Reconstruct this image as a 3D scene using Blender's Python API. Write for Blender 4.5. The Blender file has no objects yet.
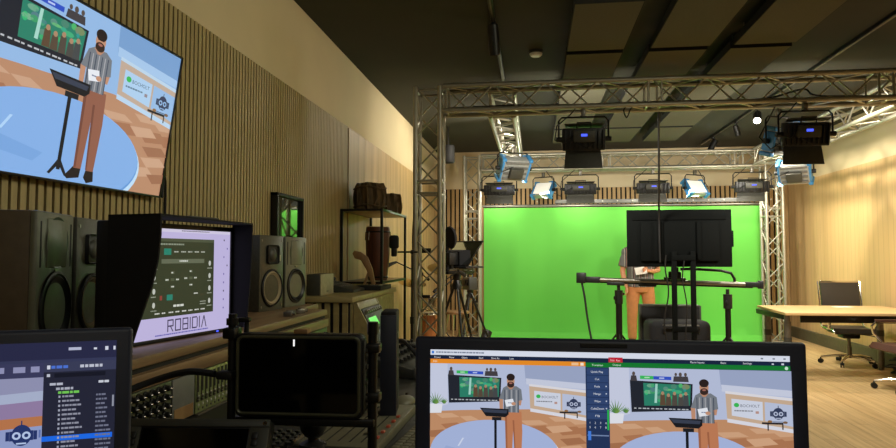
import bpy, bmesh, math, random
from mathutils import Vector, Matrix, Euler
random.seed(7)
scene = bpy.context.scene
COL = scene.collection
PI = math.pi
R = math.radians

# ------------------------------------------------------------------ colour and materials
def lin(c):
    c = c / 255.0
    return c / 12.92 if c <= 0.04045 else ((c + 0.055) / 1.055) ** 2.4
def S(r, g, b):
    return (lin(r), lin(g), lin(b))

def newmat(name):
    m = bpy.data.materials.new(name)
    m.use_nodes = True
    nt = m.node_tree
    b = nt.nodes['Principled BSDF']
    return m, nt, b

def mat(name, rgb, rough=0.5, metal=0.0, var=0.12, scale=30.0, bump=0.0, emit=None, estr=0.0, spec=None, coat=0.0):
    """plain surface with a little procedural variation in colour and roughness"""
    m, nt, b = newmat(name)
    n = nt.nodes; l = nt.links
    tc = n.new('ShaderNodeTexCoord')
    nz = n.new('ShaderNodeTexNoise'); nz.inputs['Scale'].default_value = scale; nz.inputs['Detail'].default_value = 3
    l.new(tc.outputs['Object'], nz.inputs['Vector'])
    rp = n.new('ShaderNodeValToRGB')
    rp.color_ramp.elements[0].position = 0.3; rp.color_ramp.elements[1].position = 0.7
    rp.color_ramp.elements[0].color = tuple(x * (1 - var) for x in rgb) + (1,)
    rp.color_ramp.elements[1].color = tuple(min(1, x * (1 + var)) for x in rgb) + (1,)
    l.new(nz.outputs['Fac'], rp.inputs['Fac']); l.new(rp.outputs['Color'], b.inputs['Base Color'])
    b.inputs['Roughness'].default_value = rough; b.inputs['Metallic'].default_value = metal
    if spec is not None: b.inputs['Specular IOR Level'].default_value = spec
    if coat: b.inputs['Coat Weight'].default_value = coat
    if bump:
        bp = n.new('ShaderNodeBump'); bp.inputs['Strength'].default_value = bump; bp.inputs['Distance'].default_value = 0.004
        l.new(nz.outputs['Fac'], bp.inputs['Height']); l.new(bp.outputs['Normal'], b.inputs['Normal'])
    if emit:
        b.inputs['Emission Color'].default_value = tuple(emit) + (1,)
        b.inputs['Emission Strength'].default_value = estr
    return m

def wood(name, c0, c1, grain=(60, 60, 2.5), rough=0.5, stripes=None, sdark=0.7):
    """wood grain stretched along one axis; stripes = (axis, pitch, width) cuts fine grooves into it"""
    m, nt, b = newmat(name)
    n = nt.nodes; l = nt.links
    tc = n.new('ShaderNodeTexCoord')
    mp = n.new('ShaderNodeMapping'); mp.inputs['Scale'].default_value = grain
    l.new(tc.outputs['Object'], mp.inputs['Vector'])
    nz = n.new('ShaderNodeTexNoise'); nz.inputs['Scale'].default_value = 1.0; nz.inputs['Detail'].default_value = 5; nz.inputs['Distortion'].default_value = 0.4
    l.new(mp.outputs['Vector'], nz.inputs['Vector'])
    rp = n.new('ShaderNodeValToRGB')
    rp.color_ramp.elements[0].position = 0.32; rp.color_ramp.elements[1].position = 0.68
    rp.color_ramp.elements[0].color = c0 + (1,); rp.color_ramp.elements[1].color = c1 + (1,)
    l.new(nz.outputs['Fac'], rp.inputs['Fac'])
    out = rp.outputs['Color']
    if stripes:
        ax, pitch, width = stripes
        sp = n.new('ShaderNodeSeparateXYZ'); l.new(tc.outputs['Object'], sp.inputs[0])
        dv = n.new('ShaderNodeMath'); dv.operation = 'DIVIDE'; dv.inputs[1].default_value = pitch
        l.new(sp.outputs[ax], dv.inputs[0])
        fr = n.new('ShaderNodeMath'); fr.operation = 'FRACT'; l.new(dv.outputs[0], fr.inputs[0])
        lt = n.new('ShaderNodeMath'); lt.operation = 'LESS_THAN'; lt.inputs[1].default_value = width / pitch
        l.new(fr.outputs[0], lt.inputs[0])
        mx = n.new('ShaderNodeMix'); mx.data_type = 'RGBA'
        l.new(lt.outputs[0], mx.inputs[0]); l.new(out, mx.inputs[6])
        mx.inputs[7].default_value = tuple(x * sdark for x in c0) + (1,)
        out = mx.outputs[2]
    l.new(out, b.inputs['Base Color'])
    b.inputs['Roughness'].default_value = rough
    return m

def floor_mat():
    m, nt, b = newmat('oak_plank_floor')
    n = nt.nodes; l = nt.links
    tc = n.new('ShaderNodeTexCoord')
    mp = n.new('ShaderNodeMapping'); mp.inputs['Rotation'].default_value = (0, 0, PI / 2)
    l.new(tc.outputs['Object'], mp.inputs['Vector'])
    br = n.new('ShaderNodeTexBrick'); br.inputs['Scale'].default_value = 1.0
    br.inputs['Brick Width'].default_value = 1.3; br.inputs['Row Height'].default_value = 0.14
    br.inputs['Mortar Size'].default_value = 0.0015; br.offset = 0.37
    br.inputs['Color1'].default_value = S(218, 190, 140) + (1,); br.inputs['Color2'].default_value = S(204, 172, 122) + (1,)
    br.inputs['Mortar'].default_value = S(120, 92, 58) + (1,)
    l.new(mp.outputs['Vector'], br.inputs['Vector'])
    m2 = n.new('ShaderNodeMapping'); m2.inputs['Scale'].default_value = (28, 1.6, 1)
    l.new(tc.outputs['Object'], m2.inputs['Vector'])
    nz = n.new('ShaderNodeTexNoise'); nz.inputs['Scale'].default_value = 1.0; nz.inputs['Detail'].default_value = 6
    l.new(m2.outputs['Vector'], nz.inputs['Vector'])
    rp = n.new('ShaderNodeValToRGB'); rp.color_ramp.elements[0].color = (0.72, 0.68, 0.62, 1); rp.color_ramp.elements[1].color = (1, 1, 1, 1)
    rp.color_ramp.elements[0].position = 0.3; rp.color_ramp.elements[1].position = 0.65
    l.new(nz.outputs['Fac'], rp.inputs['Fac'])
    mx = n.new('ShaderNodeMix'); mx.data_type = 'RGBA'; mx.blend_type = 'MULTIPLY'; mx.inputs[0].default_value = 1.0
    l.new(br.outputs['Color'], mx.inputs[6]); l.new(rp.outputs['Color'], mx.inputs[7])
    l.new(mx.outputs[2], b.inputs['Base Color'])
    b.inputs['Roughness'].default_value = 0.42
    return m

def screen_mat(name, strength):
    """a lit display: the picture on it comes from the colours of the shapes drawn on the screen mesh"""
    m, nt, b = newmat(name)
    n = nt.nodes; l = nt.links
    at = n.new('ShaderNodeAttribute'); at.attribute_name = 'Col'
    b.inputs['Base Color'].default_value = (0.004, 0.004, 0.005, 1)
    b.inputs['Roughness'].default_value = 0.35
    b.inputs['Specular IOR Level'].default_value = 0.2
    l.new(at.outputs['Color'], b.inputs['Emission Color'])
    b.inputs['Emission Strength'].default_value = strength
    return m

def stripe_shirt():
    m, nt, b = newmat('striped_shirt_cloth')
    n = nt.nodes; l = nt.links
    tc = n.new('ShaderNodeTexCoord'); sp = n.new('ShaderNodeSeparateXYZ'); l.new(tc.outputs['Object'], sp.inputs[0])
    mu = n.new('ShaderNodeMath'); mu.operation = 'MULTIPLY'; mu.inputs[1].default_value = 11.0; l.new(sp.outputs[0], mu.inputs[0])
    fr = n.new('ShaderNodeMath'); fr.operation = 'FRACT'; l.new(mu.outputs[0], fr.inputs[0])
    rp = n.new('ShaderNodeValToRGB'); rp.color_ramp.interpolation = 'CONSTANT'
    e = rp.color_ramp.elements
    e[0].position = 0; e[0].color = S(104, 104, 102) + (1,)
    e[1].position = 0.45; e[1].color = S(176, 170, 160) + (1,)
    for p, c in ((0.55, S(70, 70, 74)), (0.72, S(150, 110, 100)), (0.82, S(96, 96, 96))):
        q = e.new(p); q.color = c + (1,)
    l.new(fr.outputs[0], rp.inputs['Fac']); l.new(rp.outputs['Color'], b.inputs['Base Color'])
    b.inputs['Roughness'].default_value = 0.9
    return m

M = {}
M['cream'] = mat('cream_wall_paint', S(226, 208, 168), 0.8, var=0.03, scale=2)
M['ceiling'] = mat('charcoal_ceiling_paint', S(54, 53, 42), 0.9, var=0.06, scale=3)
M['baffle'] = mat('grey_acoustic_felt', S(90, 87, 68), 0.95, var=0.08, scale=60)
M['baffle_edge'] = mat('black_felt_edge', S(30, 30, 24), 0.95)
M['black_wall'] = mat('black_felt_backing', S(22, 20, 15), 0.95)
M['slat'] = wood('oak_slat_veneer', S(172, 154, 106), S(192, 172, 120), (40, 40, 2.0), 0.6)
M['slat_lit'] = wood('lit_oak_slat_veneer', S(196, 160, 106), S(216, 180, 124), (40, 40, 2.0), 0.6)  # same oak as the left slats, back wall's stronger light put into the colour
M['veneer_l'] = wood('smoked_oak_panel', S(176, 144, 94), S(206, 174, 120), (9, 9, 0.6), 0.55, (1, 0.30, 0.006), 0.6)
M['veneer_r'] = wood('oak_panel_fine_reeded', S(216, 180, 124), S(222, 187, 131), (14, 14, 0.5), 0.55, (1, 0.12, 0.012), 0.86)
M['floor'] = floor_mat()
M['skirting'] = mat('grey_green_skirting', S(92, 90, 66), 0.6)
M['alu'] = mat('brushed_aluminium_truss', S(176, 172, 156), 0.38, 0.6, 0.08, 12)
M['steel'] = mat('steel_grey', S(130, 126, 116), 0.4, 0.8)
M['chrome'] = mat('polished_chrome', S(214, 208, 196), 0.14, 1.0, 0.03)
M['black'] = mat('black_plastic', S(22, 22, 22), 0.45, var=0.2)
M['black_matt'] = mat('matt_black_plastic', S(17, 17, 18), 0.7, var=0.2)
M['black_metal'] = mat('black_powder_coat', S(26, 25, 22), 0.4, 0.3, 0.15)
M['dark_grey'] = mat('dark_grey_plastic', S(64, 64, 56), 0.5)
M['grey'] = mat('mid_grey_plastic', S(112, 112, 106), 0.5)
M['gloss'] = mat('dark_screen_glass', S(5, 6, 6), 0.06, spec=0.35)
M['laptop'] = mat('dark_laptop_shell', S(42, 46, 62), 0.5, var=0.1)
M['hood'] = mat('black_hood_fabric', S(15, 15, 18), 0.85)
M['tv_back'] = mat('dull_black_television_back', S(12, 14, 13), 0.85, var=0.1, spec=0.1)
M['spk_cab'] = mat('black_ash_speaker_cabinet', S(76, 74, 60), 0.42, var=0.15, scale=90)
M['spk_front'] = mat('graphite_speaker_baffle', S(116, 118, 100), 0.4, var=0.08)
M['spk_side'] = mat('brown_black_speaker_side', S(92, 78, 58), 0.6)
M['cone_dark'] = mat('black_speaker_cone', S(13, 13, 13), 0.4)
M['cone_white'] = mat('white_paper_speaker_cone', S(170, 154, 122), 0.85)
M['rubber'] = mat('black_rubber', S(14, 14, 14), 0.6)
M['desk_wood'] = wood('console_oak', S(118, 92, 66), S(150, 120, 86), (3, 30, 30), 0.4)
M['cab_wood'] = wood('cabinet_top_oak', S(150, 136, 92), S(172, 156, 108), (3, 24, 24), 0.45)
M['console'] = mat('olive_grey_console_panel', S(92, 92, 70), 0.4, 0.3)
M['console_lit'] = mat('pale_meter_module', S(150, 160, 106), 0.35, 0.4, var=0.25, scale=70)
M['desk_dark'] = mat('dark_console_desk', S(40, 39, 34), 0.5)
M['desk_grey'] = mat('grey_control_surface', S(112, 108, 88), 0.45, var=0.08)
M['key'] = mat('dark_grey_keycap', S(70, 70, 62), 0.5)
M['lamp_red'] = mat('lit_red_button', S(150, 60, 40), 0.4, emit=S(255, 120, 80), estr=0.04)
M['led_green'] = mat('green_led_panel', S(40, 90, 40), 0.4, emit=S(120, 255, 110), estr=0.8)
M['led_blue'] = mat('blue_led_display', S(20, 30, 90), 0.4, emit=S(70, 90, 255), estr=1.6)
M['led_white'] = mat('white_led', S(220, 220, 220), 0.4, emit=S(255, 255, 255), estr=1.0)
M['fix_blue'] = mat('sky_blue_fixture_corner', S(66, 140, 196), 0.4)
M['fix_silver'] = mat('silver_grey_fixture', S(170, 172, 166), 0.4, 0.3)
M['diffuser'] = mat('white_diffuser', S(235, 235, 228), 0.6, emit=S(255, 246, 224), estr=0.55)
M['spot_face'] = mat('lit_spot_lens', S(240, 240, 240), 0.3, emit=S(255, 244, 220), estr=14.0)
M['green'] = mat('chroma_green_cloth', S(100, 192, 72), 0.85, var=0.03, scale=1.2)
M['tabletop'] = wood('beech_tabletop', S(208, 172, 120), S(220, 186, 134), (2.5, 30, 30), 0.4)
M['leather'] = mat('black_leather', S(52, 48, 42), 0.45, bump=0.15, scale=120)
M['leather_brown'] = mat('dark_brown_leather', S(74, 46, 38), 0.45, bump=0.15, scale=120)
M['skin'] = mat('skin', S(206, 142, 104), 0.55, var=0.04)
M['hair'] = mat('dark_brown_hair', S(40, 28, 20), 0.7)
M['shirt'] = stripe_shirt()
M['trousers'] = mat('rust_orange_cotton', S(194, 128, 78), 0.9, var=0.08, scale=18, bump=0.2)
M['shoe'] = mat('dark_shoe_leather', S(46, 38, 34), 0.5)
M['paper'] = mat('white_card', S(238, 234, 224), 0.8, var=0.02)
M['driftwood'] = wood('dark_weathered_wood', S(58, 46, 30), S(112, 90, 58), (30, 30, 4), 0.8)
M['drum_wood'] = wood('red_brown_drum_wood', S(66, 34, 22), S(104, 58, 36), (20, 20, 2), 0.4)
M['brown_wood'] = wood('mid_brown_wood', S(132, 98, 62), S(160, 124, 80), (20, 20, 3), 0.5)
M['orange_wood'] = wood('amber_wood', S(164, 96, 48), S(196, 124, 66), (20, 20, 2), 0.45)
M['drumskin'] = mat('cream_drum_skin', S(206, 190, 152), 0.7)
M['cream_box'] = mat('cream_plastic', S(178, 172, 138), 0.5)
M['white'] = mat('white_plastic', S(222, 220, 206), 0.5)
M['brass'] = mat('brass_cymbal', S(196, 164, 96), 0.3, 0.9, 0.06)
M['mirror'] = mat('dark_picture_glass', S(150, 156, 150), 0.04, 1.0, 0.02)

# ------------------------------------------------------------------ mesh building
class MB:
    def __init__(s):
        s.bm = bmesh.new()
    def add(s, verts, faces, mi=0, X=None):
        vs = [s.bm.verts.new(X @ Vector(v) if X is not None else v) for v in verts]
        out = []
        for f in faces:
            try:
                fc = s.bm.faces.new([vs[i] for i in f]); fc.material_index = mi; out.append(fc)
            except ValueError:
                pass
        return out
    def box(s, x0, x1, y0, y1, z0, z1, bev=0.0, mi=0, X=None, seg=2):
        v = [(x, y, z) for x in (x0, x1) for y in (y0, y1) for z in (z0, z1)]
        f = [(0, 1, 3, 2), (4, 6, 7, 5), (0, 4, 5, 1), (2, 3, 7, 6), (0, 2, 6, 4), (1, 5, 7, 3)]
        fs = s.add(v, f, mi, X)
        if bev > 0:
            ed = list({e for fc in fs for e in fc.edges})
            r = bmesh.ops.bevel(s.bm, geom=ed, offset=bev, segments=seg, affect='EDGES', profile=0.5)
            for fc in r['faces']: fc.material_index = mi
        return s
    def prism(s, poly, axis, a, b, mi=0, bev=0.0, X=None):
        """poly (p, q) extruded along an axis: x -> (a, p, q), y -> (p, a, q), z -> (p, q, a)"""
        def mk(p, q, t):
            return {'x': (t, p, q), 'y': (p, t, q), 'z': (p, q, t)}[axis]
        n = len(poly)
        v = [mk(p, q, a) for p, q in poly] + [mk(p, q, b) for p, q in poly]
        f = [tuple(range(n)), tuple(range(2 * n - 1, n - 1, -1))] + [(i, i + n, (i + 1) % n + n, (i + 1) % n) for i in range(n)]
        fs = s.add(v, f, mi, X)
        bmesh.ops.recalc_face_normals(s.bm, faces=fs)
        if bev > 0:
            ed = list({e for fc in fs[:2] for e in fc.edges})
            r = bmesh.ops.bevel(s.bm, geom=ed, offset=bev, segments=2, affect='EDGES', profile=0.5)
            for fc in r['faces']: fc.material_index = mi
        return s
    def tube(s, pts, r, n=8, closed=False, mi=0, cap=True, X=None, flat=1.0):
        pts = [Vector(p) for p in pts]
        k = len(pts)
        rr = r if isinstance(r, (list, tuple)) else [r] * k
        tang = []
        for i in range(k):
            a = pts[i - 1] if (i > 0 or closed) else pts[i]
            b = pts[(i + 1) % k] if (i < k - 1 or closed) else pts[i]
            t = (b - a)
            tang.append(t.normalized() if t.length > 1e-9 else Vector((0, 0, 1)))
        up = Vector((0, 0, 1)) if abs(tang[0].z) < 0.9 else Vector((0, 1, 0))
        nrm = (up - tang[0] * up.dot(tang[0])).normalized()
        verts = []
        for i in range(k):
            nrm = nrm - tang[i] * nrm.dot(tang[i])
            nrm.normalize()
            bi = tang[i].cross(nrm)
            for j in range(n):
                a = 2 * PI * j / n
                verts.append(pts[i] + (nrm * math.cos(a) + bi * math.sin(a) * flat) * rr[i])
        faces = []
        for i in range(k if closed else k - 1):
            i2 = (i + 1) % k
            for j in range(n):
                j2 = (j + 1) % n
                faces.append((i * n + j, i * n + j2, i2 * n + j2, i2 * n + j))
        if cap and not closed:
            faces.append(tuple(reversed(range(n))))
            faces.append(tuple((k - 1) * n + j for j in range(n)))
        fs = s.add(verts, faces, mi, X)
        bmesh.ops.recalc_face_normals(s.bm, faces=fs)
        return s
    def cyl(s, p0, p1, r0, r1=None, n=16, mi=0, X=None):
        return s.tube([p0, p1], [r0, r0 if r1 is None else r1], n, mi=mi, X=X)
    def lathe(s, prof, n=24, mi=0, X=None, squash=(1, 1), cap=True):
        """prof (r, z) spun about z"""
        verts, faces = [], []
        for r, z in prof:
            for j in range(n):
                a = 2 * PI * j / n
                verts.append((r * math.cos(a) * squash[0], r * math.sin(a) * squash[1], z))
        for i in range(len(prof) - 1):
            for j in range(n):
                j2 = (j + 1) % n
                faces.append((i * n + j, i * n + j2, (i + 1) * n + j2, (i + 1) * n + j))
        if cap:
            faces.append(tuple(reversed(range(n))))
            faces.append(tuple((len(prof) - 1) * n + j for j in range(n)))
        fs = s.add(verts, faces, mi, X)
        bmesh.ops.recalc_face_normals(s.bm, faces=fs)
        return s
    def ball(s, c, r, sq=(1, 1, 1), n=16, mi=0, X=None):
        prof = [(max(1e-4, math.sin(PI * i / n)), -math.cos(PI * i / n)) for i in range(n + 1)]
        T = Matrix.Translation(c) @ Matrix.Diagonal((r * sq[0], r * sq[1], r * sq[2], 1))
        if X is not None: T = X @ T
        return s.lathe(prof, n, mi, T)
    def loft(s, rings, mi=0, cap=(True, True)):
        n = len(rings[0])
        v = [p for r in rings for p in r]
        f = []
        for i in range(len(rings) - 1):
            for j in range(n):
                j2 = (j + 1) % n
                f.append((i * n + j, i * n + j2, (i + 1) * n + j2, (i + 1) * n + j))
        if cap[0]: f.append(tuple(reversed(range(n))))
        if cap[1]: f.append(tuple((len(rings) - 1) * n + j for j in range(n)))
        fs = s.add(v, f, mi)
        bmesh.ops.recalc_face_normals(s.bm, faces=fs)
        return s
    def build(s, name, mats, parent=None, smooth=True, loc=None, rot=None, ang=35, label=None):
        me = bpy.data.meshes.new(name)
        s.bm.to_mesh(me); s.bm.free()
        for m in (mats if isinstance(mats, (list, tuple)) else [mats]): me.materials.append(m)
        if smooth:
            me.shade_smooth(); me.set_sharp_from_angle(angle=R(ang))
        o = bpy.data.objects.new(name, me); COL.objects.link(o)
        if parent is not None: o.parent = parent
        if loc is not None: o.location = loc
        if rot is not None: o.rotation_euler = rot
        if label: o['label'] = label
        return o

def tag(o, label=None, cat=None, group=None, kind=None):
    if label: o['label'] = label
    if cat: o['category'] = cat
    if group: o['group'] = group
    if kind: o['kind'] = kind
    return o
def thing(name, label, cat, loc=(0, 0, 0), rz=0.0, group=None, rot=None):
    o = bpy.data.objects.new(name, None); COL.objects.link(o)
    o.empty_display_size = 0.1
    o.location = loc; o.rotation_euler = rot if rot is not None else (0, 0, rz)
    return tag(o, label, cat, group)
def struct(name, mb, m, parent=None, smooth=False):
    o = mb.build(name, m, parent, smooth)
    if parent is None: o['kind'] = 'structure'
    return o
KIDS = {}
def dup(root, loc=None, rz=None, label=None, group=None, rot=None):
    def cp(o, par):
        c = o.copy(); COL.objects.link(c)
        if par is not None: c.parent = par
        for k in [x for x in bpy.data.objects if x.parent == o]: cp(k, c)
        return c
    c = cp(root, None)
    if loc is not None: c.location = loc
    if rz is not None: c.rotation_euler = (0, 0, rz)
    if rot is not None: c.rotation_euler = rot
    if label: c['label'] = label
    if group: c['group'] = group
    return c
def again(o, loc, rot=None):
    """another of the same part on the same thing"""
    c = o.copy(); COL.objects.link(c); c.location = loc
    if rot is not None: c.rotation_euler = rot
    return c
def remeshed(mb, voxel, smooth_it=6):
    """closes overlapping limbs into one continuous skin"""
    me = bpy.data.meshes.new('tmp'); mb.bm.to_mesh(me); mb.bm.free()
    o = bpy.data.objects.new('tmp', me); COL.objects.link(o)
    md = o.modifiers.new('r', 'REMESH'); md.mode = 'VOXEL'; md.voxel_size = voxel
    sm = o.modifiers.new('s', 'SMOOTH'); sm.factor = 0.5; sm.iterations = smooth_it
    dg = bpy.context.evaluated_depsgraph_get(); dg.update()
    res = bpy.data.meshes.new_from_object(o.evaluated_get(dg))
    bpy.data.objects.remove(o); bpy.data.meshes.remove(me)
    return res
def mesh_obj(name, me, m, parent=None):
    me.materials.clear(); me.materials.append(m); me.shade_smooth()
    o = bpy.data.objects.new(name, me); COL.objects.link(o)
    if parent is not None: o.parent = parent
    return o

_tc = {}
def text_shape(s):
    if s not in _tc:
        cu = bpy.data.curves.new('t', 'FONT'); cu.body = s; cu.size = 1.0; cu.resolution_u = 2
        o = bpy.data.objects.new('t', cu); COL.objects.link(o)
        dg = bpy.context.evaluated_depsgraph_get(); dg.update()
        me = o.evaluated_get(dg).to_mesh()
        vs = [(v.co.x, v.co.y) for v in me.vertices]; fs = [tuple(p.vertices) for p in me.polygons]
        o.evaluated_get(dg).to_mesh_clear()
        bpy.data.objects.remove(o); bpy.data.curves.remove(cu)
        _tc[s] = (vs, fs)
    return _tc[s]

class Canvas:
    """a display picture drawn from flat coloured shapes; x to the right and y down from the top left corner, metres on the screen"""
    def __init__(s, w, h, eps=2e-5):
        s.w, s.h, s.eps = w, h, eps
        s.v, s.f, s.c, s.layer = [], [], [], 0
        s.win = (0, 0, w, h); s.T = lambda p: p; s.tint = (1, 1, 1)
    def _clip(s, pts):
        x0, y0, x1, y1 = s.win
        for ax, lim, sg in ((0, x0, 1), (0, x1, -1), (1, y0, 1), (1, y1, -1)):
            out = []
            for i in range(len(pts)):
                a, b = pts[i - 1], pts[i]
                da, db = (a[ax] - lim) * sg, (b[ax] - lim) * sg
                if (da >= 0) != (db >= 0):
                    t = da / (da - db); out.append((a[0] + (b[0] - a[0]) * t, a[1] + (b[1] - a[1]) * t))
                if db >= 0: out.append(b)
            pts = out
            if len(pts) < 3: return []
        return pts
    def _put(s, pts, col):
        pts = s._clip([s.T(p) for p in pts])
        if len(pts) < 3: return
        k = len(s.v)
        for x, y in pts: s.v.append((x - s.w / 2, -s.layer * s.eps, s.h - y))
        ar = sum(pts[i - 1][0] * pts[i][1] - pts[i][0] * pts[i - 1][1] for i in range(len(pts)))
        idx = list(range(k, k + len(pts)))
        s.f.append(idx if ar < 0 else idx[::-1]); s.c.append(tuple(c * t for c, t in zip(col, s.tint)))
    def poly(s, pts, col, keep=False):
        if not keep: s.layer += 1
        s._put(pts, col)
    def rect(s, x, y, w, h, col, keep=False): s.poly([(x, y), (x + w, y), (x + w, y + h), (x, y + h)], col, keep)
    def ell(s, cx, cy, rx, ry, col, n=28, keep=False):
        s.poly([(cx + rx * math.cos(2 * PI * i / n), cy + ry * math.sin(2 * PI * i / n)) for i in range(n)], col, keep)
    def text(s, t, x, y, h, col, align='l', wid=None):
        vs, fs = text_shape(t)
        if not vs: return
        xa, xb = min(v[0] for v in vs), max(v[0] for v in vs)
        k = h / 0.7; kx = k if wid is None else wid / (xb - xa)
        off = {'l': -xa, 'c': -(xa + xb) / 2, 'r': -xb}[align]
        s.layer += 1
        for f in fs: s._put([(x + (vs[i][0] + off) * kx, y - vs[i][1] * k) for i in f], col)
    def dashes(s, x, y, w, h, col, seed=1):
        """a line of writing too small to read"""
        r = random.Random(seed); s.layer += 1; p = x
        while p < x + w - h:
            q = min(r.uniform(0.8, 2.6) * h, x + w - p)
            s._put([(p, y), (p + q, y), (p + q, y + h), (p, y + h)], col); p += q + 0.35 * h
    def build(s, name, m, parent):
        me = bpy.data.meshes.new(name); me.from_pydata(s.v, [], s.f)
        ca = me.color_attributes.new('Col', 'FLOAT_COLOR', 'CORNER'); i = 0
        for f, c in zip(s.f, s.c):
            for _ in f: ca.data[i].color = (c[0], c[1], c[2], 1); i += 1
        me.materials.append(m)
        o = bpy.data.objects.new(name, me); COL.objects.link(o); o.parent = parent
        return o

def robot_badge(c, x, y, r, col, eye):
    c.ell(x, y, r * 0.62, r * 0.72, col)
    c.rect(x - r * 0.95, y - r * 0.28, r * 0.22, r * 0.62, col); c.rect(x + r * 0.73, y - r * 0.28, r * 0.22, r * 0.62, col)
    c.rect(x - r * 0.72, y - r * 0.3, r * 1.44, r * 0.66, col)
    for sx in (-1, 1):
        c.ell(x + sx * r * 0.3, y + r * 0.02, r * 0.26, r * 0.26, eye)
        c.ell(x + sx * r * 0.3, y + r * 0.02, r * 0.13, r * 0.13, col)
    c.rect(x - r * 0.3, y + r * 0.5, r * 0.6, r * 0.1, eye)
    c.rect(x - r * 0.04, y - r * 1.0, r * 0.08, r * 0.35, col)
    c.rect(x - r * 0.7, y + r * 0.95, r * 1.4, r * 0.07, col)

def draw_studio(c, X, Y, W, H, sat=0.0):
    """the virtual set with its presenter, in a 563 x 380 frame scaled into (X, Y, W, H)"""
    oldT, oldwin = c.T, c.win
    c.T = lambda p: (X + p[0] / 563.0 * W, Y + p[1] / 380.0 * H); c.win = (X, Y, X + W, Y + H)
    def K(r, g, b): return S(max(0, r - sat * 60), max(0, g - sat * 14), min(255, b + sat * 12))
    def K2(r, g, b): return S(r - sat * 14, g - sat * 6, b + sat * 6)
    c.rect(0, 0, 563, 380, K(188, 198, 226))
    c.poly([(345, 0), (563, 0), (563, 70), (350, 62)], K(160, 172, 204))
    c.poly([(350, 48), (563, 62), (563, 82), (352, 70)], K(206, 212, 232))
    c.poly([(0, 0), (64, 0), (66, 150), (0, 170)], K(206, 212, 234))
    c.poly([(0, 178), (120, 170), (360, 160), (563, 186), (563, 380), (0, 380)], K2(198, 146, 108))
    for i, (a, b) in enumerate(((20, 60), (110, 40), (330, 70), (430, 80), (500, 60))):
        c.poly([(a, 186 + i % 3 * 8), (a + b, 182 + i % 3 * 8), (a + b + 30, 196 + i % 3 * 8), (a + 24, 202 + i % 3 * 8)], K2(214, 168, 132))
        c.poly([(a + 20, 224), (a + b + 20, 216), (a + b + 50, 240), (a + 50, 250)], K2(178, 122, 86))
    c.poly([(362, 72), (563, 92), (563, 196), (366, 162)], K2(206, 178, 152))
    c.poly([(362, 68), (563, 86), (563, 95), (362, 76)], K(228, 226, 232))
    c.poly([(366, 156), (563, 184), (563, 196), (366, 168)], K(226, 226, 236))
    c.poly([(380, 92), (474, 100), (474, 160), (380, 146)], K(214, 220, 236))
    c.poly([(480, 100), (563, 108), (563, 176), (480, 160)], K(190, 200, 226))
    c.ell(395, 112, 8, 7, S(60, 190, 90)); c.text('BOCHOLT', 407, 118, 9, K(92, 96, 110), wid=58)
    c.dashes(388, 128, 56, 4, K(130, 132, 140), 3); c.rect(452, 130, 10, 8, K(190, 150, 140))
    robot_badge(c, 520, 136, 26, S(52, 62, 92), K(190, 200, 226))
    c.rect(470, 164, 64, 6, S(40, 36, 40)); c.rect(486, 168, 4, 22, S(40, 36, 40)); c.rect(530, 168, 4, 18, S(60, 52, 50))
    c.ell(494, 161, 7, 4, S(150, 110, 70)); c.ell(540, 163, 7, 4, S(130, 100, 76))
    # planter and plants at the left
    c.poly([(0, 150), (46, 150), (42, 182), (0, 184)], K(232, 234, 242))
    for px, py, n, h in ((20, 150, 9, 46), (52, 148, 7, 22)):
        for i in range(n):
            a = (i - n / 2 + 0.5) * 0.28
            c.poly([(px - 3, py), (px + math.sin(a) * h - 2, py - math.cos(a) * h), (px + 4, py)], S(70 + i * 6, 124 + i * 4, 70))
    # presentation screen with a generic forest picture
    c.poly([(66, 40), (262, 48), (258, 134), (70, 144)], S(36, 40, 50))
    c.poly([(108, 48), (256, 52), (252, 118), (110, 122)], S(46, 132, 108))
    rr = random.Random(4)
    for i in range(26):
        x, y = rr.uniform(112, 246), rr.uniform(54, 104)
        c.ell(x, y, rr.uniform(4, 13), rr.uniform(3, 9), S(rr.randint(40, 130), rr.randint(120, 190), rr.randint(100, 150)), 10, keep=i > 0)
    c.poly([(146, 50), (153, 50), (150, 112), (142, 112)], S(170, 220, 206))
    for i, x in enumerate((168, 186, 205, 224, 240)):
        c.poly([(x - 9, 120), (x - 7, 84 + i % 2 * 6), (x + 7, 84 + i % 2 * 6), (x + 9, 119)], S(96 - i * 6, 76, 58 + i * 5))
        c.ell(x, 80 + i % 2 * 6, 5, 6, S(176, 140, 110), 10)
    for i in range(13): c.rect(78 + i * 13.5, 129, 7 + i % 3 * 2, 3.5, S(190, 194, 200), keep=i > 0)
    c.poly([(98, 24), (140, 25), (140, 36), (98, 35)], S(60, 190, 96)); c.poly([(140, 25), (196, 26), (196, 37), (140, 36)], S(52, 84, 200))
    c.rect(112, 28, 16, 4, S(180, 236, 190)); c.rect(158, 29, 16, 4, S(190, 204, 246))
    for x, s_ in ((78, 1.0), (210, .8), (224, 1.0), (240, .9)):
        c.poly([(x - 11 * s_, 42), (x - 8 * s_, 24), (x + 8 * s_, 24), (x + 11 * s_, 42)], S(70, 66, 70)); c.ell(x, 18, 5 * s_, 7 * s_, S(92, 80, 74), 12)
    # round stage
    for i, (a, y) in enumerate(((-20, 250), (420, 220), (470, 262), (430, 320), (500, 330), (470, 290))):
        c.poly([(a, y), (a + 70, y - 8), (a + 96, y + 12), (a + 26, y + 22)], K2(216, 170, 134) if i % 2 else K2(170, 116, 82))
    c.ell(236, 326, 236, 120, K(232, 236, 246), 44); c.ell(234, 318, 232, 116, K(140, 166, 216), 44)
    c.ell(234, 314, 230, 113, K(172, 188, 228), 44)
    c.poly([(120, 270), (126, 270), (108, 300), (102, 300)], K(214, 224, 246)); c.poly([(60, 300), (200, 330), (180, 350), (40, 330)], K(160, 178, 220))
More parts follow.
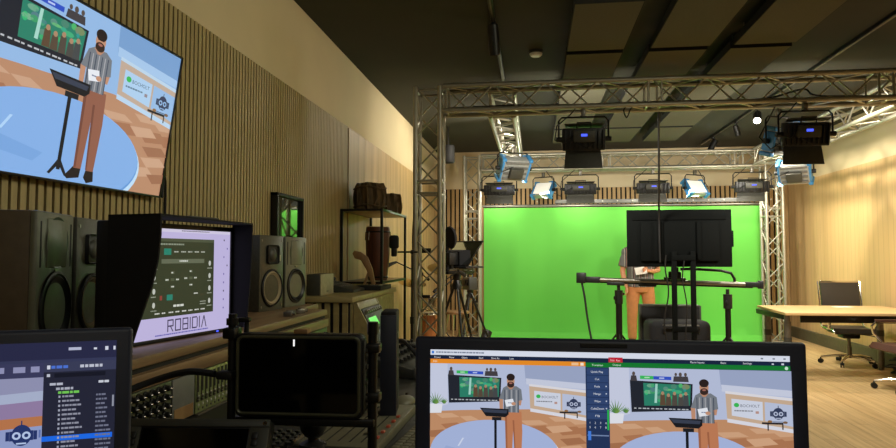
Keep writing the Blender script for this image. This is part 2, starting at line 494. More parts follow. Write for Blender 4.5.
    # presenter
    tr, td = (S(196, 128, 90), S(164, 102, 72)) if not sat else (S(148, 96, 78), S(118, 72, 60))
    c.poly([(278, 344), (298, 346), (296, 368), (266, 374), (258, 368)], S(36, 30, 32)); c.poly([(312, 346), (332, 346), (336, 372), (318, 378), (308, 366)], S(36, 30, 32))
    c.poly([(274, 168), (334, 168), (337, 240), (332, 350), (312, 350), (305, 222), (298, 348), (278, 348), (276, 250)], tr)
    c.poly([(302, 200), (308, 200), (314, 348), (310, 348)], td); c.poly([(274, 168), (282, 168), (284, 346), (279, 346), (276, 250)], td)
    c.ell(296, 95, 8, 10, S(190, 140, 112)); c.poly([(254, 122), (268, 124), (268, 168), (256, 168)], S(196, 146, 118)); c.poly([(322, 128), (336, 124), (332, 146), (300, 142), (300, 130)], S(196, 146, 118))
    c.poly([(268, 84), (284, 74), (300, 78), (316, 76), (334, 88), (338, 126), (322, 130), (326, 172), (270, 172), (270, 126), (254, 124)], S(122, 128, 136))
    for i in range(7): c.rect(272 + i * 8.5, 90, 2.5, 82, S(176, 176, 182) if i % 2 else S(66, 74, 92), keep=i > 0)
    c.poly([(282, 76), (310, 76), (300, 88), (292, 88)], S(190, 140, 112))
    c.ell(296, 58, 14, 21, S(198, 148, 120)); c.ell(296, 44, 15, 13, S(44, 34, 32)); c.ell(296, 71, 13, 11, S(58, 42, 38)); c.ell(296, 66, 6, 3, S(170, 110, 96))
    c.rect(287, 54, 6, 2.5, S(40, 30, 30)); c.rect(299, 54, 6, 2.5, S(40, 30, 30))
    c.poly([(274, 128), (304, 122), (310, 146), (280, 152)], S(236, 240, 248)); c.dashes(286, 136, 14, 3, S(120, 130, 160), 5)
    c.ell(306, 140, 8, 6, S(200, 150, 122), 12)
    # lectern
    c.poly([(184, 158), (288, 160), (288, 180), (276, 190), (206, 188)], S(26, 28, 34)); c.poly([(190, 162), (284, 165), (280, 176), (200, 174)], S(58, 66, 84))
    c.rect(228, 190, 34, 12, S(30, 32, 38)); c.rect(236, 200, 9, 158, S(24, 26, 32))
    c.poly([(237, 336), (216, 368), (222, 370), (241, 346)], S(30, 32, 38)); c.poly([(244, 336), (264, 368), (258, 370), (240, 346)], S(30, 32, 38))
    c.T, c.win = oldT, oldwin
# ------------------------------------------------------------------ the room
XL, XR, YB, YF, ZC, ZS = -1.76, 4.35, 11.8, -2.6, 3.25, 2.57
struct('floor', MB().box(XL - .1, XR + .1, YF - .1, YB + .1, -0.1, 0), M['floor'])
struct('ceiling', MB().box(XL - .1, XR + .1, YF - .1, YB + .1, ZC, ZC + .1), M['ceiling'])
wl = struct('wall_left', MB().box(XL - .1, XL, YF, YB, 0, ZC), M['cream'])
YP = 5.95
mb = MB().box(XL, XL + .006, YF, YP, 0, ZS)
struct('felt_backing', mb, M['black_wall'], wl)
mb = MB(); y = 0.4
while y < YP - .03:
    mb.box(XL + .006, XL + .024, y, y + .027, 0, ZS); y += .04
struct('slat_cladding', mb, M['slat'], wl)
mb = MB()
yy = YP + .012
while yy < YB - .02:
    e = min(yy + .6, YB); mb.box(XL, XL + .022, yy, e - .006, 0, ZS); yy = e
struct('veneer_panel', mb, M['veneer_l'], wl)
struct('joint_strip', MB().box(XL, XL + .012, YP - .004, YP + .012, 0, ZS), M['black_wall'], wl)
wr = struct('wall_right', MB().box(XR, XR + .1, YF, YB, 0, ZC), M['cream'])
mb = MB(); yy = YB
while yy > YF + .1:
    e = max(yy - 1.2, YF); mb.box(XR - .02, XR, e + .003, yy, 0, ZS); yy = e
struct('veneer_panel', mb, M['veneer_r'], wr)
wb = struct('wall_back', MB().box(XL, XR, YB, YB + .1, 0, ZC), M['cream'])
struct('felt_backing', MB().box(XL + .024, XR - .02, YB - .006, YB, 0, ZS), M['black_wall'], wb)
mb = MB(); x = XL + .03
while x < XR - .05:
    mb.box(x, x + .052, YB - .024, YB - .006, 0, ZS); x += .08
struct('slat_cladding', mb, M['slat_lit'], wb)
struct('wall_front', MB().box(XL, XR, YF - .1, YF, 0, ZC), M['cream'])
struct('baseboard_right', MB().box(XR - .075, XR - .02, YF, YB - .03, 0, .17, .006), M['skirting'])
struct('baseboard_left', MB().box(XL + .024, XL + .045, 6.9, YB - .03, 0, .10, .004), M['skirting'])

# ------------------------------------------------------------------ acoustic panels under the ceiling
g = 'felt acoustic panels hung under the ceiling'
cols = [(.29, .77, 'left'), (.985, 1.47, 'middle'), (1.655, 2.145, 'right')]
rows = [(4.52, 'first row seen, nearest the camera'), (5.67, 'row just in front of the front truss'), (6.80, 'row just past the front truss'), (7.95, 'second row past the front truss'), (9.10, 'farthest row')]
for xa, xb, cn in cols:
    for ya, rn in rows:
        t = thing('acoustic_panel', 'grey felt ceiling panel, %s column, %s' % (cn, rn), 'acoustic panel', ((xa + xb) / 2, ya + .53, 3.1), 0, g)
        w = (xb - xa) / 2
        MB().box(-w + .006, w - .006, -.524, .524, 0, .062).build('felt_board', M['baffle'], t, False)
        mb = MB()
        mb.box(-w, w, -.53, -.524, 0, .066); mb.box(-w, w, .524, .53, 0, .066)
        mb.box(-w, -w + .006, -.524, .524, 0, .066); mb.box(w - .006, w, -.524, .524, 0, .066)
        mb.build('edge_band', M['baffle_edge'], t, False)
        for sx in (-1, 1):
            for sy in (-1, 1):
                MB().cyl((sx * w * .8, sy * .42, .062), (sx * w * .8, sy * .42, .15), .004, n=6).build('hanger', M['steel'], t)

# ------------------------------------------------------------------ ceiling tracks and spots
def track(x, y0, y1, label):
    t = thing('ceiling_track', label, 'lighting track', (x, y0, ZC), 0)
    MB().box(-.018, .018, 0, y1 - y0, -.034, 0, .002).build('rail', M['black_metal'], t)
    MB().box(-.006, .006, .01, y1 - y0 - .01, -.036, -.034).build('contact_slot', M['steel'], t, False)
    MB().box(-.022, .022, -.02, .04, -.04, 0, .003).build('end_feed', M['black'], t)
track(-.31, 1.2, 6.95, 'black ceiling lighting track on the left, ending at the front truss')
track(2.80, 2.4, 11.3, 'black ceiling lighting track on the right, running to the back wall')
def spot(x, y, aim, label, lit, length=.2, r=.042, drop=.09):
    t = thing('track_spotlight', label, 'spotlight', (x, y, ZC - .034), 0, 'spotlights on the ceiling tracks')
    MB().box(-.016, .016, -.05, .05, -.028, 0, .003).build('adapter', M['black'], t)
    MB().cyl((0, 0, -.028), (0, 0, -drop - .03), .009, n=8).build('stem', M['black_metal'], t)
    d = Vector(aim).normalized(); q = d.to_track_quat('-Z', 'Y').to_matrix().to_4x4()
    X = Matrix.Translation((0, 0, -drop - .03)) @ q
    body = MB().lathe([(r * .5, length * .45), (r * .95, length * .42), (r, length * .3), (r, -length * .5), (r * .9, -length * .5), (r * .88, -length * .44)], 20, X=X).build('lamp_body', M['black_metal'], t)
    lens = MB().lathe([(.002, -length * .44), (r * .84, -length * .445), (r * .84, -length * .452), (.002, -length * .452)], 20, X=X).build('lens', M['spot_face'] if lit else M['gloss'], t)
    MB().box(-.006, .006, -r - .006, r + .006, -.02, .02, .002, X=X).build('bracket', M['black'], t)
    return Vector((x, y, ZC - .034 - drop - .03)) + d * length * .5
spot(-.31, 5.15, (.05, .35, -1), 'black cylinder spotlight hanging from the left ceiling track', False, .26, .046)
s1 = spot(2.80, 4.95, (.55, .62, -1), 'dark angled spotlight on the right track, nearest the camera', False, .24, .05)
s2 = spot(2.80, 8.55, (-.35, -.9, -.75), 'small lit spotlight with white glow on the right track beyond the front truss', True, .2, .05)
s3 = spot(2.80, 9.4, (.3, .2, -1), 'small dark spotlight on the right track just past the lit one', False, .16, .04)
s4 = spot(2.80, 10.6, (-.5, .1, -1), 'farthest spotlight on the right track near the back wall', False, .2, .045)

t = thing('smoke_detector', 'round white smoke detector on the dark ceiling above the front truss', 'smoke detector', (.03, 6.0, ZC))
MB().lathe([(.05, 0), (.062, -.002), (.066, -.02), (.062, -.026), (.002, -.026)], 28).build('base', M['dark_grey'], t)
MB().lathe([(.06, -.026), (.057, -.04), (.045, -.05), (.002, -.053)], 28).build('cover', M['white'], t)
t = thing('pendant_speaker', 'black cylindrical pendant speaker hanging in the far left corner', 'speaker', (-1.24, 9.4, ZC))
MB().lathe([(.004, -.28), (.085, -.28), (.095, -.30), (.095, -.52), (.085, -.535), (.002, -.535)], 24).build('speaker_can', M['black_matt'], t)
MB().cyl((0, 0, -.28), (0, 0, 0), .012, n=8).build('drop_rod', M['black_metal'], t)

# ------------------------------------------------------------------ lattice trusses
def truss(name, label, loc, length, direction, s=.24, rc=.0235, rl=.009, plates=True):
    """four chords and zigzag lacing; local x runs along the truss; loc is the lower corner of the box of chord centres"""
    Z = {'x': Matrix.Identity(4), 'y': Matrix.Rotation(PI / 2, 4, 'Z') @ Matrix.Translation((0, -s, 0)),
         'z': Matrix.Rotation(-PI / 2, 4, 'Y') @ Matrix.Translation((0, 0, -s))}[direction]
    t = thing(name, label, 'truss', loc, 0, 'aluminium lighting trusses')
    cor = [(0, 0), (s, 0), (s, s), (0, s)]
    for a, b in cor:
        MB().cyl((0, a, b), (length, a, b), rc, n=14, X=Z).build('chord', M['alu'], t)
    n = max(2, round(length / (s * 1.05))); st = length / n
    for k in range(4):
        (a0, b0), (a1, b1) = cor[k], cor[(k + 1) % 4]
        mb = MB()
        for i in range(n):
            x0, x1 = i * st, (i + 1) * st
            p, q = ((x0, a0, b0), (x1, a1, b1)) if (i + k) % 2 else ((x0, a1, b1), (x1, a0, b0))
            mb.tube([p, q], rl, 7, X=Z)
        for xx in [0.03, length - .03] + [j * 2.0 for j in range(1, int(length / 2) + 1) if j * 2.0 < length - .3]:
            for o in ((-.02, .02) if 0.1 < xx < length - .1 else (0,)):
                mb.tube([(xx + o * 3, a0, b0), (xx + o * 3, a1, b1)], rl * 1.25, 7, X=Z)
        mb.build('lacing', M['alu'], t)
    return t
FY, TZ, RY = 6.2, 2.765, 10.5
truss('overhead_truss', 'long front aluminium truss crossing the picture below the ceiling', (-1.14 + .24 + .03, FY, TZ), 4.43, 'x')
truss('truss_tower', 'front left aluminium truss tower standing beside the slatted wall', (-1.14, FY, .02), 2.745 + .24, 'z')
truss('truss_tower', 'front right aluminium truss tower at the right edge, beside the table', (3.59, FY, .02), 2.745 + .24, 'z')
truss('overhead_truss', 'rear aluminium truss above the green screen', (-1.12 + .27, RY, TZ - .02), 4.36, 'x')
truss('truss_tower', 'rear left aluminium truss tower left of the green screen', (-1.12, RY, .02), 2.725 + .24, 'z')
truss('truss_tower', 'rear right aluminium truss tower right of the green screen', (3.54, RY, .02), 2.725 + .24, 'z')
truss('overhead_truss', 'pale aluminium truss linking front and rear trusses above the left of the screen', (-.43, FY + .29, TZ - .01), RY - FY - .34, 'y')
truss('overhead_truss', 'aluminium side truss along the right wall joining front and rear', (3.36, FY + .29, TZ - .01), RY - FY - .34, 'y')
for x, y, lb in ((-1.02, FY + .12, 'flat steel base plate under the front left truss tower'), (3.71, FY + .12, 'flat steel base plate under the front right truss tower'),
                 (-1.0, RY + .12, 'flat steel base plate under the rear left truss tower'), (3.66, RY + .12, 'flat steel base plate under the rear right truss tower')):
    tag(MB().box(-.2, .2, -.2, .2, 0, .018, .003).build('truss_base_plate', M['steel'], None, loc=(x, y, 0)), lb, 'base plate', 'truss base plates')

# ------------------------------------------------------------------ studio fixtures
def hook(mb, top, x=0, y=0):
    """clamp on the chord of the truss"""
    mb.box(x - .022, x + .022, y - .022, y + .022, top - .075, top - .024, .006)
    mb.box(x - .02, x + .02, y - .02, y + .02, top - .095, top - .07, .004)
def black_panel(label, loc, w, h, tilt, drop, rz=0.0, group='black LED panels on the trusses'):
    """flat LED panel seen from its back: housing with a display, ballast, barn door and a yoke clamped to the chord; loc = centre of the chord it hangs from"""
    t = thing('led_panel_light', label, 'studio light', loc, rz, group)
    X = Matrix.Translation((0, .0, -drop)) @ Matrix.Rotation(tilt, 4, 'X')
    hw = w / 2
    y = MB()
    y.tube([(-hw - .03, 0, -drop), (-hw - .03, 0, -.14), (-hw + .0, 0, -.105), (hw, 0, -.105), (hw + .03, 0, -.14), (hw + .03, 0, -drop)], .0095, 8)
    y.box(-.03, .03, -.012, .012, -.115, -.095, .003)
    y.build('yoke', M['black_metal'], t)
    c = MB(); hook(c, -.005); c.build('clamp', M['steel'], t)
    b = MB()
    b.box(-hw, hw, -.035, .05, -h * .5, h * .5, .012, X=X)
    for k in range(9):
        xx = -hw * .86 + k * hw * .215
        b.box(xx, xx + .008, -.058, -.034, -h * .42, h * .42, .002, X=X)
    b.build('housing', M['black'], t)
    bb = MB().box(-w * .25, w * .25, -.09, -.036, -h * .12, h * .40, .008, X=X).build('control_box', M['dark_grey'], t)
    MB().box(-w * .07, w * .07, -.094, -.0895, h * .14, h * .25, .001, X=X).build('display', M['led_blue'], bb, False)
    hb = MB(); hb.tube([(-w * .16, -.05, h * .5), (-w * .16, -.05, h * .5 + .05), (w * .16, -.05, h * .5 + .05), (w * .16, -.05, h * .5)], .007, 8, X=X)
    hb.build('carry_handle', M['black_metal'], t)
    for s_ in (-1, 1):
        MB().cyl((s_ * (hw + .0), 0, -drop), (s_ * (hw + .055), 0, -drop), .024, n=14).build('tilt_knob', M['rubber'], t)
    MB().box(-hw + .02, hw - .02, .05, .054, -h * .45, h * .45, X=X).build('diffuser', M['diffuser'], t, False)
    fl = MB()
    Y2 = X @ Matrix.Translation((0, .055, -h * .5)) @ Matrix.Rotation(R(-12) - tilt * .6, 4, 'X')
    fl.prism([(-hw * .82, 0), (hw * .82, 0), (hw * .9, -h * .85), (-hw * .9, -h * .85)], 'y', 0, .006, X=Y2, bev=.0015)
    fl.build('barn_door', M['dark_grey'], t)
    fl = MB()
    Y3 = X @ Matrix.Translation((0, .055, h * .5)) @ Matrix.Rotation(R(70), 4, 'X')
    fl.prism([(-hw * .82, 0), (hw * .82, 0), (hw * .9, h * .55), (-hw * .9, h * .55)], 'y', 0, .006, X=Y3, bev=.0015)
    fl.build('barn_door', M['dark_grey'], t)
    cb = MB(); cb.tube([(-hw * .5, -.06, -drop + h * .1), (-hw * .9, -.12, -drop - h * .25), (-hw - .07, -.10, -drop - .02), (-hw - .05, -.05, -drop + .12), (-hw * .6, -.02, -.08), (-hw * .3, 0, -.01)], .006, 6)
    cb.tube([(hw * .5, -.06, -drop - h * .2), (hw * .1, -.1, -drop - h * .5), (-hw * .4, -.08, -drop - h * .2)], .005, 6)
    cb.build('power_cable', M['rubber'], t)
    return t
ch = TZ - .03           # underside chords
black_panel('large black LED panel hanging from the middle of the front truss', (.47, FY, TZ), .40, .21, R(12), .315)
black_panel('large black LED panel on the front truss at right, beside the blue fixture', (2.44, FY, TZ), .40, .21, R(14), .315)
for x, lb in ((-.55, 'black LED panel at the left end of the rear truss'), (.74, 'black LED panel on the rear truss, next right of the white softlight'),
              (1.86, 'black LED panel on the rear truss above the backward-facing television'), (3.34, 'black LED panel at the right end of the rear truss')):
    black_panel(lb, (x, RY, TZ - .02), .50, .17, R(8), .33)

def blue_fixture(label, loc, w, h, depth, tilt, rz, drop, face=1, group='silver and blue soft lights'):
    """silver soft light with sky blue corner castings; face +1 shows its diffuser along local -y"""
    t = thing('softlight', label, 'studio light', loc, rz, group)
    X = Matrix.Translation((0, 0, -drop)) @ Matrix.Rotation(tilt, 4, 'X')
    hw, hh = w / 2, h / 2
    y = MB()
    y.tube([(-hw - .035, 0, -drop), (-hw - .035, 0, -.14), (-hw - .005, 0, -.105), (hw + .005, 0, -.105), (hw + .035, 0, -.14), (hw + .035, 0, -drop)], .009, 8)
    y.build('yoke', M['black_metal'], t)
    c = MB(); hook(c, -.005); c.build('clamp', M['steel'], t)
    b = MB().box(-hw, hw, -depth / 2, depth / 2, -hh, hh, .012, X=X)
    for k in range(7):
        zz = -hh * .7 + k * hh * .23
        b.box(-hw * .62, hw * .62, depth / 2, depth / 2 + .012, zz, zz + .012, .002, X=X)
    for k in range(4):
        b.box(-hw * .86, hw * .86, depth / 2, depth / 2 + .02, -hh * .8 + k * hh * .5, -hh * .8 + k * hh * .5 + .03, .004, mi=1, X=X)
    b.build('housing', [M['fix_silver'], M['grey']], t)
    for sx in (-1, 1):
        for sz in (-1, 1):
            q = MB().box(sx * hw - .028, sx * hw + .028, -depth / 2 - .012, depth / 2 + .012, sz * hh - .02, sz * hh + .02, .012, X=X)
            q.tube([(sx * hw, -depth / 2 - .01, sz * hh), (sx * (hw - .07), -depth / 2 - .006, sz * (hh - .005))], .009, 6, X=X)
            q.build('corner_casting', M['fix_blue'], t)
        MB().box(sx * hw - .012, sx * hw + .012, -depth / 2 - .008, depth / 2 + .008, -hh + .03, hh - .03, .004, X=X).build('edge_trim', M['fix_blue'], t)
        MB().cyl((sx * hw, 0, -drop), (sx * (hw + .06), 0, -drop), .026, n=14).build('tilt_knob', M['rubber'], t)
    MB().box(-hw + .02, hw - .02, -depth / 2 - .006, -depth / 2 + .001, -hh + .02, hh - .02, .002, X=X).build('diffuser', M['diffuser'], t)
    k = MB().box(-hw * .5, hw * .5, depth / 2 + .012, depth / 2 + .07, -hh * .55, hh * .4, .01, X=X).build('ballast_box', M['dark_grey'], t)
    cb = MB().tube([(hw * .3, depth / 2 + .05, -drop), (hw + .10, depth / 2 + .06, -drop - .10), (hw + .15, .04, -drop + .02), (hw * .8, 0, -.10), (hw * .3, 0, 0)], .006, 6)
    cb.build('power_cable', M['rubber'], t)
    return t
blue_fixture('white-faced softlight on the rear truss, left of centre, tipped toward the room', (.16, RY + .24, TZ - .02), .31, .27, .10, R(-38), R(-28), .32)
blue_fixture('white-faced softlight on the rear truss, right of the television, tipped toward the room', (2.55, RY + .24, TZ - .02), .33, .27, .10, R(-34), R(30), .32)
blue_fixture('silver softlight with blue corners under the middle truss left of the screen', (-.25, 8.2, TZ - .01), .36, .29, .14, R(-38), R(206), .30)
blue_fixture('silver softlight with blue corners on the right side truss, below the black panel', (3.36, 8.9, TZ - .01), .36, .28, .15, R(-36), R(152), .32)
blue_fixture('silver softlight with blue corners on the front truss, partly hidden by the right black panel', (2.30, FY + .24, TZ), .24, .24, .12, R(-18), R(205), .34)

# cables draped along the trusses
def cable(name, pts, r, label, n=8, m='rubber', cat='cable', group=None):
    P = [Vector(p) for p in pts]; out = []
    for i in range(len(P) - 1):
        p0, p1, p2, p3 = P[max(i - 1, 0)], P[i], P[i + 1], P[min(i + 2, len(P) - 1)]
        for k in range(n):
            u = k / n
            out.append(0.5 * ((2 * p1) + (p2 - p0) * u + (2 * p0 - 5 * p1 + 4 * p2 - p3) * u * u + (3 * p1 - p0 - 3 * p2 + p3) * u ** 3))
    out.append(P[-1])
    return tag(MB().tube(out, r, 7).build(name, M[m]), label, cat, group)
cable('power_cable', [(-.85, FY + .07, TZ + .035), (-.2, FY + .09, TZ + .05), (.0, FY + .03, TZ + .03), (.5, FY + .10, TZ + .04), (1.3, FY + .05, TZ + .033), (2.1, FY + .1, TZ + .04), (2.45, FY + .06, TZ + .11), (2.6, FY + .05, TZ + .04), (3.4, FY + .1, TZ + .035)], .009, 'black cable lying along the lower chords of the front truss')
cable('power_cable', [(-.8, RY + .1, TZ + .01), (.2, RY + .06, TZ + .012), (1.2, RY + .13, TZ + .012), (2.4, RY + .08, TZ + .012), (3.4, RY + .1, TZ + .012)], .009, 'black cable lying along the rear truss above the screen')
cable('power_cable', [(1.205, 6.44, TZ - .02), (1.225, 6.56, 2.58), (1.275, 6.85, 2.28), (1.335, 7.2, 1.98), (1.365, 7.38, 1.78), (1.368, 7.39, 1.5), (1.372, 7.39, 1.28)], .011, 'black cable hanging from the front truss down to the television back')
cable('power_cable', [(.86, FY + .0, TZ - .022), (.84, FY - .02, TZ - .06), (.87, FY, TZ - .12), (.9, FY - .01, TZ - .05), (.92, FY, TZ - .022)], .006, 'short loop of thin cable under the front truss by the black panel')
# ------------------------------------------------------------------ green screen
t = thing('green_screen', 'bright green chroma screen hung on the far wall and sweeping onto the floor', 'green screen', (1.405, 11.0, 0))
xa, xb = -2.245, 2.245
mb = MB(); rows_ = []
prof = [(0.0, 2.16), (0.0, 1.6), (0.0, 1.0), (0.0, .45), (-.01, .22), (-.05, .09), (-.13, .028), (-.25, .012), (-.7, .01), (-1.25, .01)]
nx = 60
for i, (yy, zz) in enumerate(prof):
    row = []
    for j in range(nx + 1):
        u = j / nx; x = xa + (xb - xa) * u
        wob = .006 * math.sin(u * 37) + .004 * math.sin(u * 83 + 1)
        k = 0.3 if i < 5 else 0.0
        row.append((x - (0.0 if i < 5 else (i - 4) * .045 * max(0, u - .5) * 2 if i < 8 else .20 * max(0, u - .5) * 2), yy + wob * (1 if i < 5 else 0), zz + (abs(wob) * 1.6 if i >= 6 else 0)))
    rows_.append(row)
vs_ = [p for r_ in rows_ for p in r_]
mb.add(vs_, [(i * (nx + 1) + j, i * (nx + 1) + j + 1, (i + 1) * (nx + 1) + j + 1, (i + 1) * (nx + 1) + j) for i in range(len(prof) - 1) for j in range(nx)])
mb.build('cloth', M['green'], t)
mb = MB().cyl((xa - .03, .03, 2.19), (xb + .03, .03, 2.19), .026, n=14)
mb.build('top_pipe', M['steel'], t)
mb = MB().box(-1.05, xb + .03, -.03, .03, 2.225, 2.29, .006)
mb.build('header_beam', M['grey'], t)
for sx, xx in ((-1, xa - .025), (1, xb + .035)):
    MB().cyl((xx, .03, .0), (xx, .03, 2.22), .022, n=12).build('side_pipe', M['steel'] if sx > 0 else M['brown_wood'], t)
tie = MB().tube([(0, -.035, .02), (.02, -.03, 0), (0, .03, -.02), (-.03, .02, .0), (0, -.035, .02)], .006, 6).build('cloth_tie', M['white'], t, loc=(xb + .02, .03, .3))
for k in range(1, 9): again(tie, (xb + .02, .03, .3 + k * .22))
gr = MB().ball((0, -.034, 0), .012, n=8).build('grommet', M['white'], t, loc=(xa + .9, 0, 2.258))
for k in range(1, 15): again(gr, (xa + 1.25 + k * .24, 0, 2.258))

# ------------------------------------------------------------------ presenter
def presenter():
    root = thing('person', 'person in striped shirt and rust trousers standing before the green screen holding white cards', 'person', (1.605, 10.25, 0), R(4))
    b = MB()
    # feet (local -y is forward; +x is the person's left)
    for s in (-1, 1):
        fx = s * .12
        b.tube([(fx, .05, .05), (fx + s * .012, -.04, .05), (fx + s * .03, -.16, .035), (fx + s * .035, -.2, .03)], [.042, .045, .042, .03], 12)
        b.tube([(s * .09, 0, .93), (s * .105, -.012, .72), (s * .112, -.015, .52), (s * .115, .005, .36), (s * .12, .01, .1), (s * .12, .01, .05)], [.088, .078, .058, .056, .040, .044], 14)
    b.tube([(0, 0, .86), (0, 0, .95), (0, .005, 1.08), (0, .0, 1.22), (0, .0, 1.36), (0, .005, 1.44)], [.11, .135, .125, .145, .15, .10], 18, flat=1.25)
    b.tube([(0, .005, 1.42), (0, -.01, 1.52), (0, -.015, 1.58)], [.07, .056, .058], 14)
    b.tube([(-.17, .005, 1.425), (0, .0, 1.45), (.17, .005, 1.425)], [.052, .07, .052], 12)
    # head: skull, jaw, nose, brow, ears, lips
    b.ball((0, .01, 1.675), .112, (.78, .95, 1.06), 20)
    b.ball((0, -.025, 1.60), .078, (.82, .9, .95), 16)
    b.tube([(0, -.092, 1.665), (0, -.116, 1.638), (0, -.108, 1.626)], [.009, .013, .011], 8)
    b.ball((0, -.090, 1.602), .022, (1.15, .6, .5), 10)
    b.ball((0, -.084, 1.56), .022, (1.0, .6, .7), 10)
    for s in (-1, 1):
        b.ball((s * .088, .012, 1.65), .033, (.3, .6, 1.0), 10)
    # right arm hangs, left forearm brings the cards up in front
    arms = {-1: [(-.185, .005, 1.41), (-.225, .012, 1.26), (-.245, .015, 1.12), (-.235, -.04, .99), (-.215, -.085, .89)],
            1: [(.185, .005, 1.41), (.232, .012, 1.26), (.25, .005, 1.13), (.16, -.13, 1.12), (.075, -.215, 1.13)]}
    for s, p in arms.items():
        b.tube(p, [.052, .047, .04, .037, .027], 12)
    def hand(base, fwd, side, curl, s):
        fwd = Vector(fwd).normalized(); side = Vector(side).normalized(); nr = fwd.cross(side).normalized() * s
        base = Vector(base)
        b.tube([base, base + fwd * .04, base + fwd * .085], [.026, .034, .033], 12, flat=.5)
        for k, (off, ln) in enumerate(((-.029, .066), (-.01, .076), (.01, .07), (.028, .056))):
            st = base + fwd * .078 + side * off
            p = [st - fwd * .02]; d = fwd.copy()
            p.append(st)
            for q in range(3):
                d = (d * math.cos(curl) + nr * math.sin(curl)).normalized(); p.append(p[-1] + d * ln / 3)
            b.tube(p, [.0095, .0098, .009, .0085, .007], 8)
        st = base + fwd * .03 - side * .028
        b.tube([st, st + (fwd * .5 - side * .9).normalized() * .03, st + (fwd * .9 - side * .55).normalized() * .058 + nr * .012], [.013, .011, .009], 8)
    hand((-.215, -.085, .89), (.05, -.25, -1), (.1, -1, .2), .32, 1)
    hand((.075, -.215, 1.13), (-1, -.42, .12), (0.1, .1, -1), .42, 1)
    mesh_obj('body', remeshed(b, .0075, 3), M['skin'], root)
    # hair, beard and eyes
    h = MB(); h.ball((0, .030, 1.702), .119, (.80, .92, .98), 20); h.ball((0, .07, 1.66), .07, (.95, .7, 1.1), 14)
    h.build('hair', M['hair'], root)
    h = MB(); h.ball((0, -.036, 1.572), .072, (.90, .84, .72), 16); h.build('beard', M['hair'], root)
    for s in (-1, 1):
        MB().ball((s * .033, -.088, 1.668), .013, (1, .6, .6), 10).build('eye', M['black'], root)
        MB().ball((s * .034, -.092, 1.69), .02, (1, .35, .25), 8).build('eyebrow', M['hair'], root)
    # shirt with short sleeves
    c = MB()
    c.tube([(0, 0, .88), (0, 0, .98), (0, .0, 1.10), (0, -.002, 1.24), (0, .0, 1.36), (0, .004, 1.43), (0, .004, 1.468)], [.152, .155, .150, .162, .165, .115, .072], 22, flat=1.26)
    c.tube([(-.19, .005, 1.418), (-.1, .003, 1.44), (0, 0, 1.45), (.1, .003, 1.44), (.19, .005, 1.418)], [.070, .080, .086, .080, .070], 14)
    for s in (-1, 1): c.ball((s * .188, .006, 1.405), .078, n=14)
    for s in (-1, 1):
        c.tube([(s * .17, .005, 1.415), (s * .215, .01, 1.31), (s * .243, .013, 1.185)], [.070, .068, .070], 14)
    me = remeshed(c, .011, 3); mesh_obj('shirt', me, M['shirt'], root)
    col_ = MB().tube([(.06 * math.cos(a), -.012 + .062 * math.sin(a), 1.478 + .012 * math.sin(a)) for a in [2 * PI * i / 20 for i in range(20)]], .013, 8, closed=True)
    col_.build('collar', M['shirt'], root)
    c = MB()
    c.tube([(0, 0, .80), (0, 0, .87), (0, 0, .96)], [.125, .142, .138], 20, flat=1.24)
    for s in (-1, 1):
        c.tube([(s * .088, 0, .90), (s * .112, -.012, .70), (s * .120, -.014, .50), (s * .122, .003, .34), (s * .12, .008, .09)], [.104, .094, .076, .072, .062], 16)
    mesh_obj('trousers', remeshed(c, .012, 3), M['trousers'], root)
    for s in (-1, 1):
        sh = MB(); fx = s * .12
        sh.tube([(fx, .07, .045), (fx + s * .01, -.04, .052), (fx + s * .03, -.15, .042), (fx + s * .038, -.225, .032)], [.043, .054, .053, .034], 14)
        sh.tube([(fx, .012, .06), (fx, .012, .10)], [.055, .05], 12)
        for v in sh.bm.verts: v.co.z = max(v.co.z, .002)
        sh.build('shoe', M['shoe'], root)
    root.scale = (1.06, 1.04, 1.0)
    return root
presenter()
t = MB().box(-.085, .085, -.003, .003, -.055, .055, .001).build('cue_cards', M['paper'], None, loc=(1.575, 9.985, 1.132), rot=(R(-18), R(-8), R(6)))
tag(t, 'white cue cards held in the hand of the person', 'cards')

# ------------------------------------------------------------------ television on a wheeled stand, seen from behind
t = thing('television', 'large black television seen from behind on a two-post stand', 'television', (1.595, 7.5, 1.23), R(180))
W_, H_ = 1.12, .635
MB().box(-W_ / 2, W_ / 2, -.012, .022, 0, H_, .006).build('back_shell', M['tv_back'], t)
MB().box(-W_ / 2 + .012, W_ / 2 - .012, -.0135, -.012, .014, H_ - .012).build('screen', M['gloss'], t, False)
b = MB().box(-.42, .42, .022, .055, .06, .5, .016); b.box(-.5, .5, .022, .034, .52, .62, .004); b.build('rear_housing', M['tv_back'], t)
b = MB()
for k in range(14): b.box(-.36 + k * .052, -.33 + k * .052, .0345, .037, .56, .59)
b.build('vent_slots', M['tv_back'], t, False)
for xx in (-.2, .2):
    MB().box(xx - .02, xx + .02, .055, .075, .08, .5, .003).build('mount_rail', M['tv_back'], t)
MB().box(-W_ / 2 - .02, -W_ / 2, .0, .016, .22, .40, .004).build('side_speaker_bar', M['tv_back'], t)
t = thing('television_stand', 'black two-post stand holding up the television', 'stand', (1.625, 7.42, 0))
for xx in (-.1, .1):
    MB().box(xx - .027, xx + .027, -.02, .02, .1, 1.40, .006).build('post', M['tv_back'], t)
for z in (.55, 1.33):
    MB().box(-.125, .125, -.026, -.02, z - .03, z + .03, .003).build('cross_plate', M['tv_back'], t)
for s in (-1, 1):
    MB().box(s * .36 - .03, s * .36 + .03, -.34, .34, .07, .11, .008).build('base_foot', M['black_metal'], t)
    for yy in (-.3, .3):
        k = MB().cyl((s * .36 - .014, yy, .034), (s * .36 + .014, yy, .034), .034, n=18); k.box(s * .36 - .02, s * .36 + .02, yy - .02, yy + .02, .045, .072, .004)
        k.build('caster', M['rubber'], t)
MB().box(-.39, .39, -.03, .03, .075, .115, .008).build('base_bar', M['black_metal'], t)
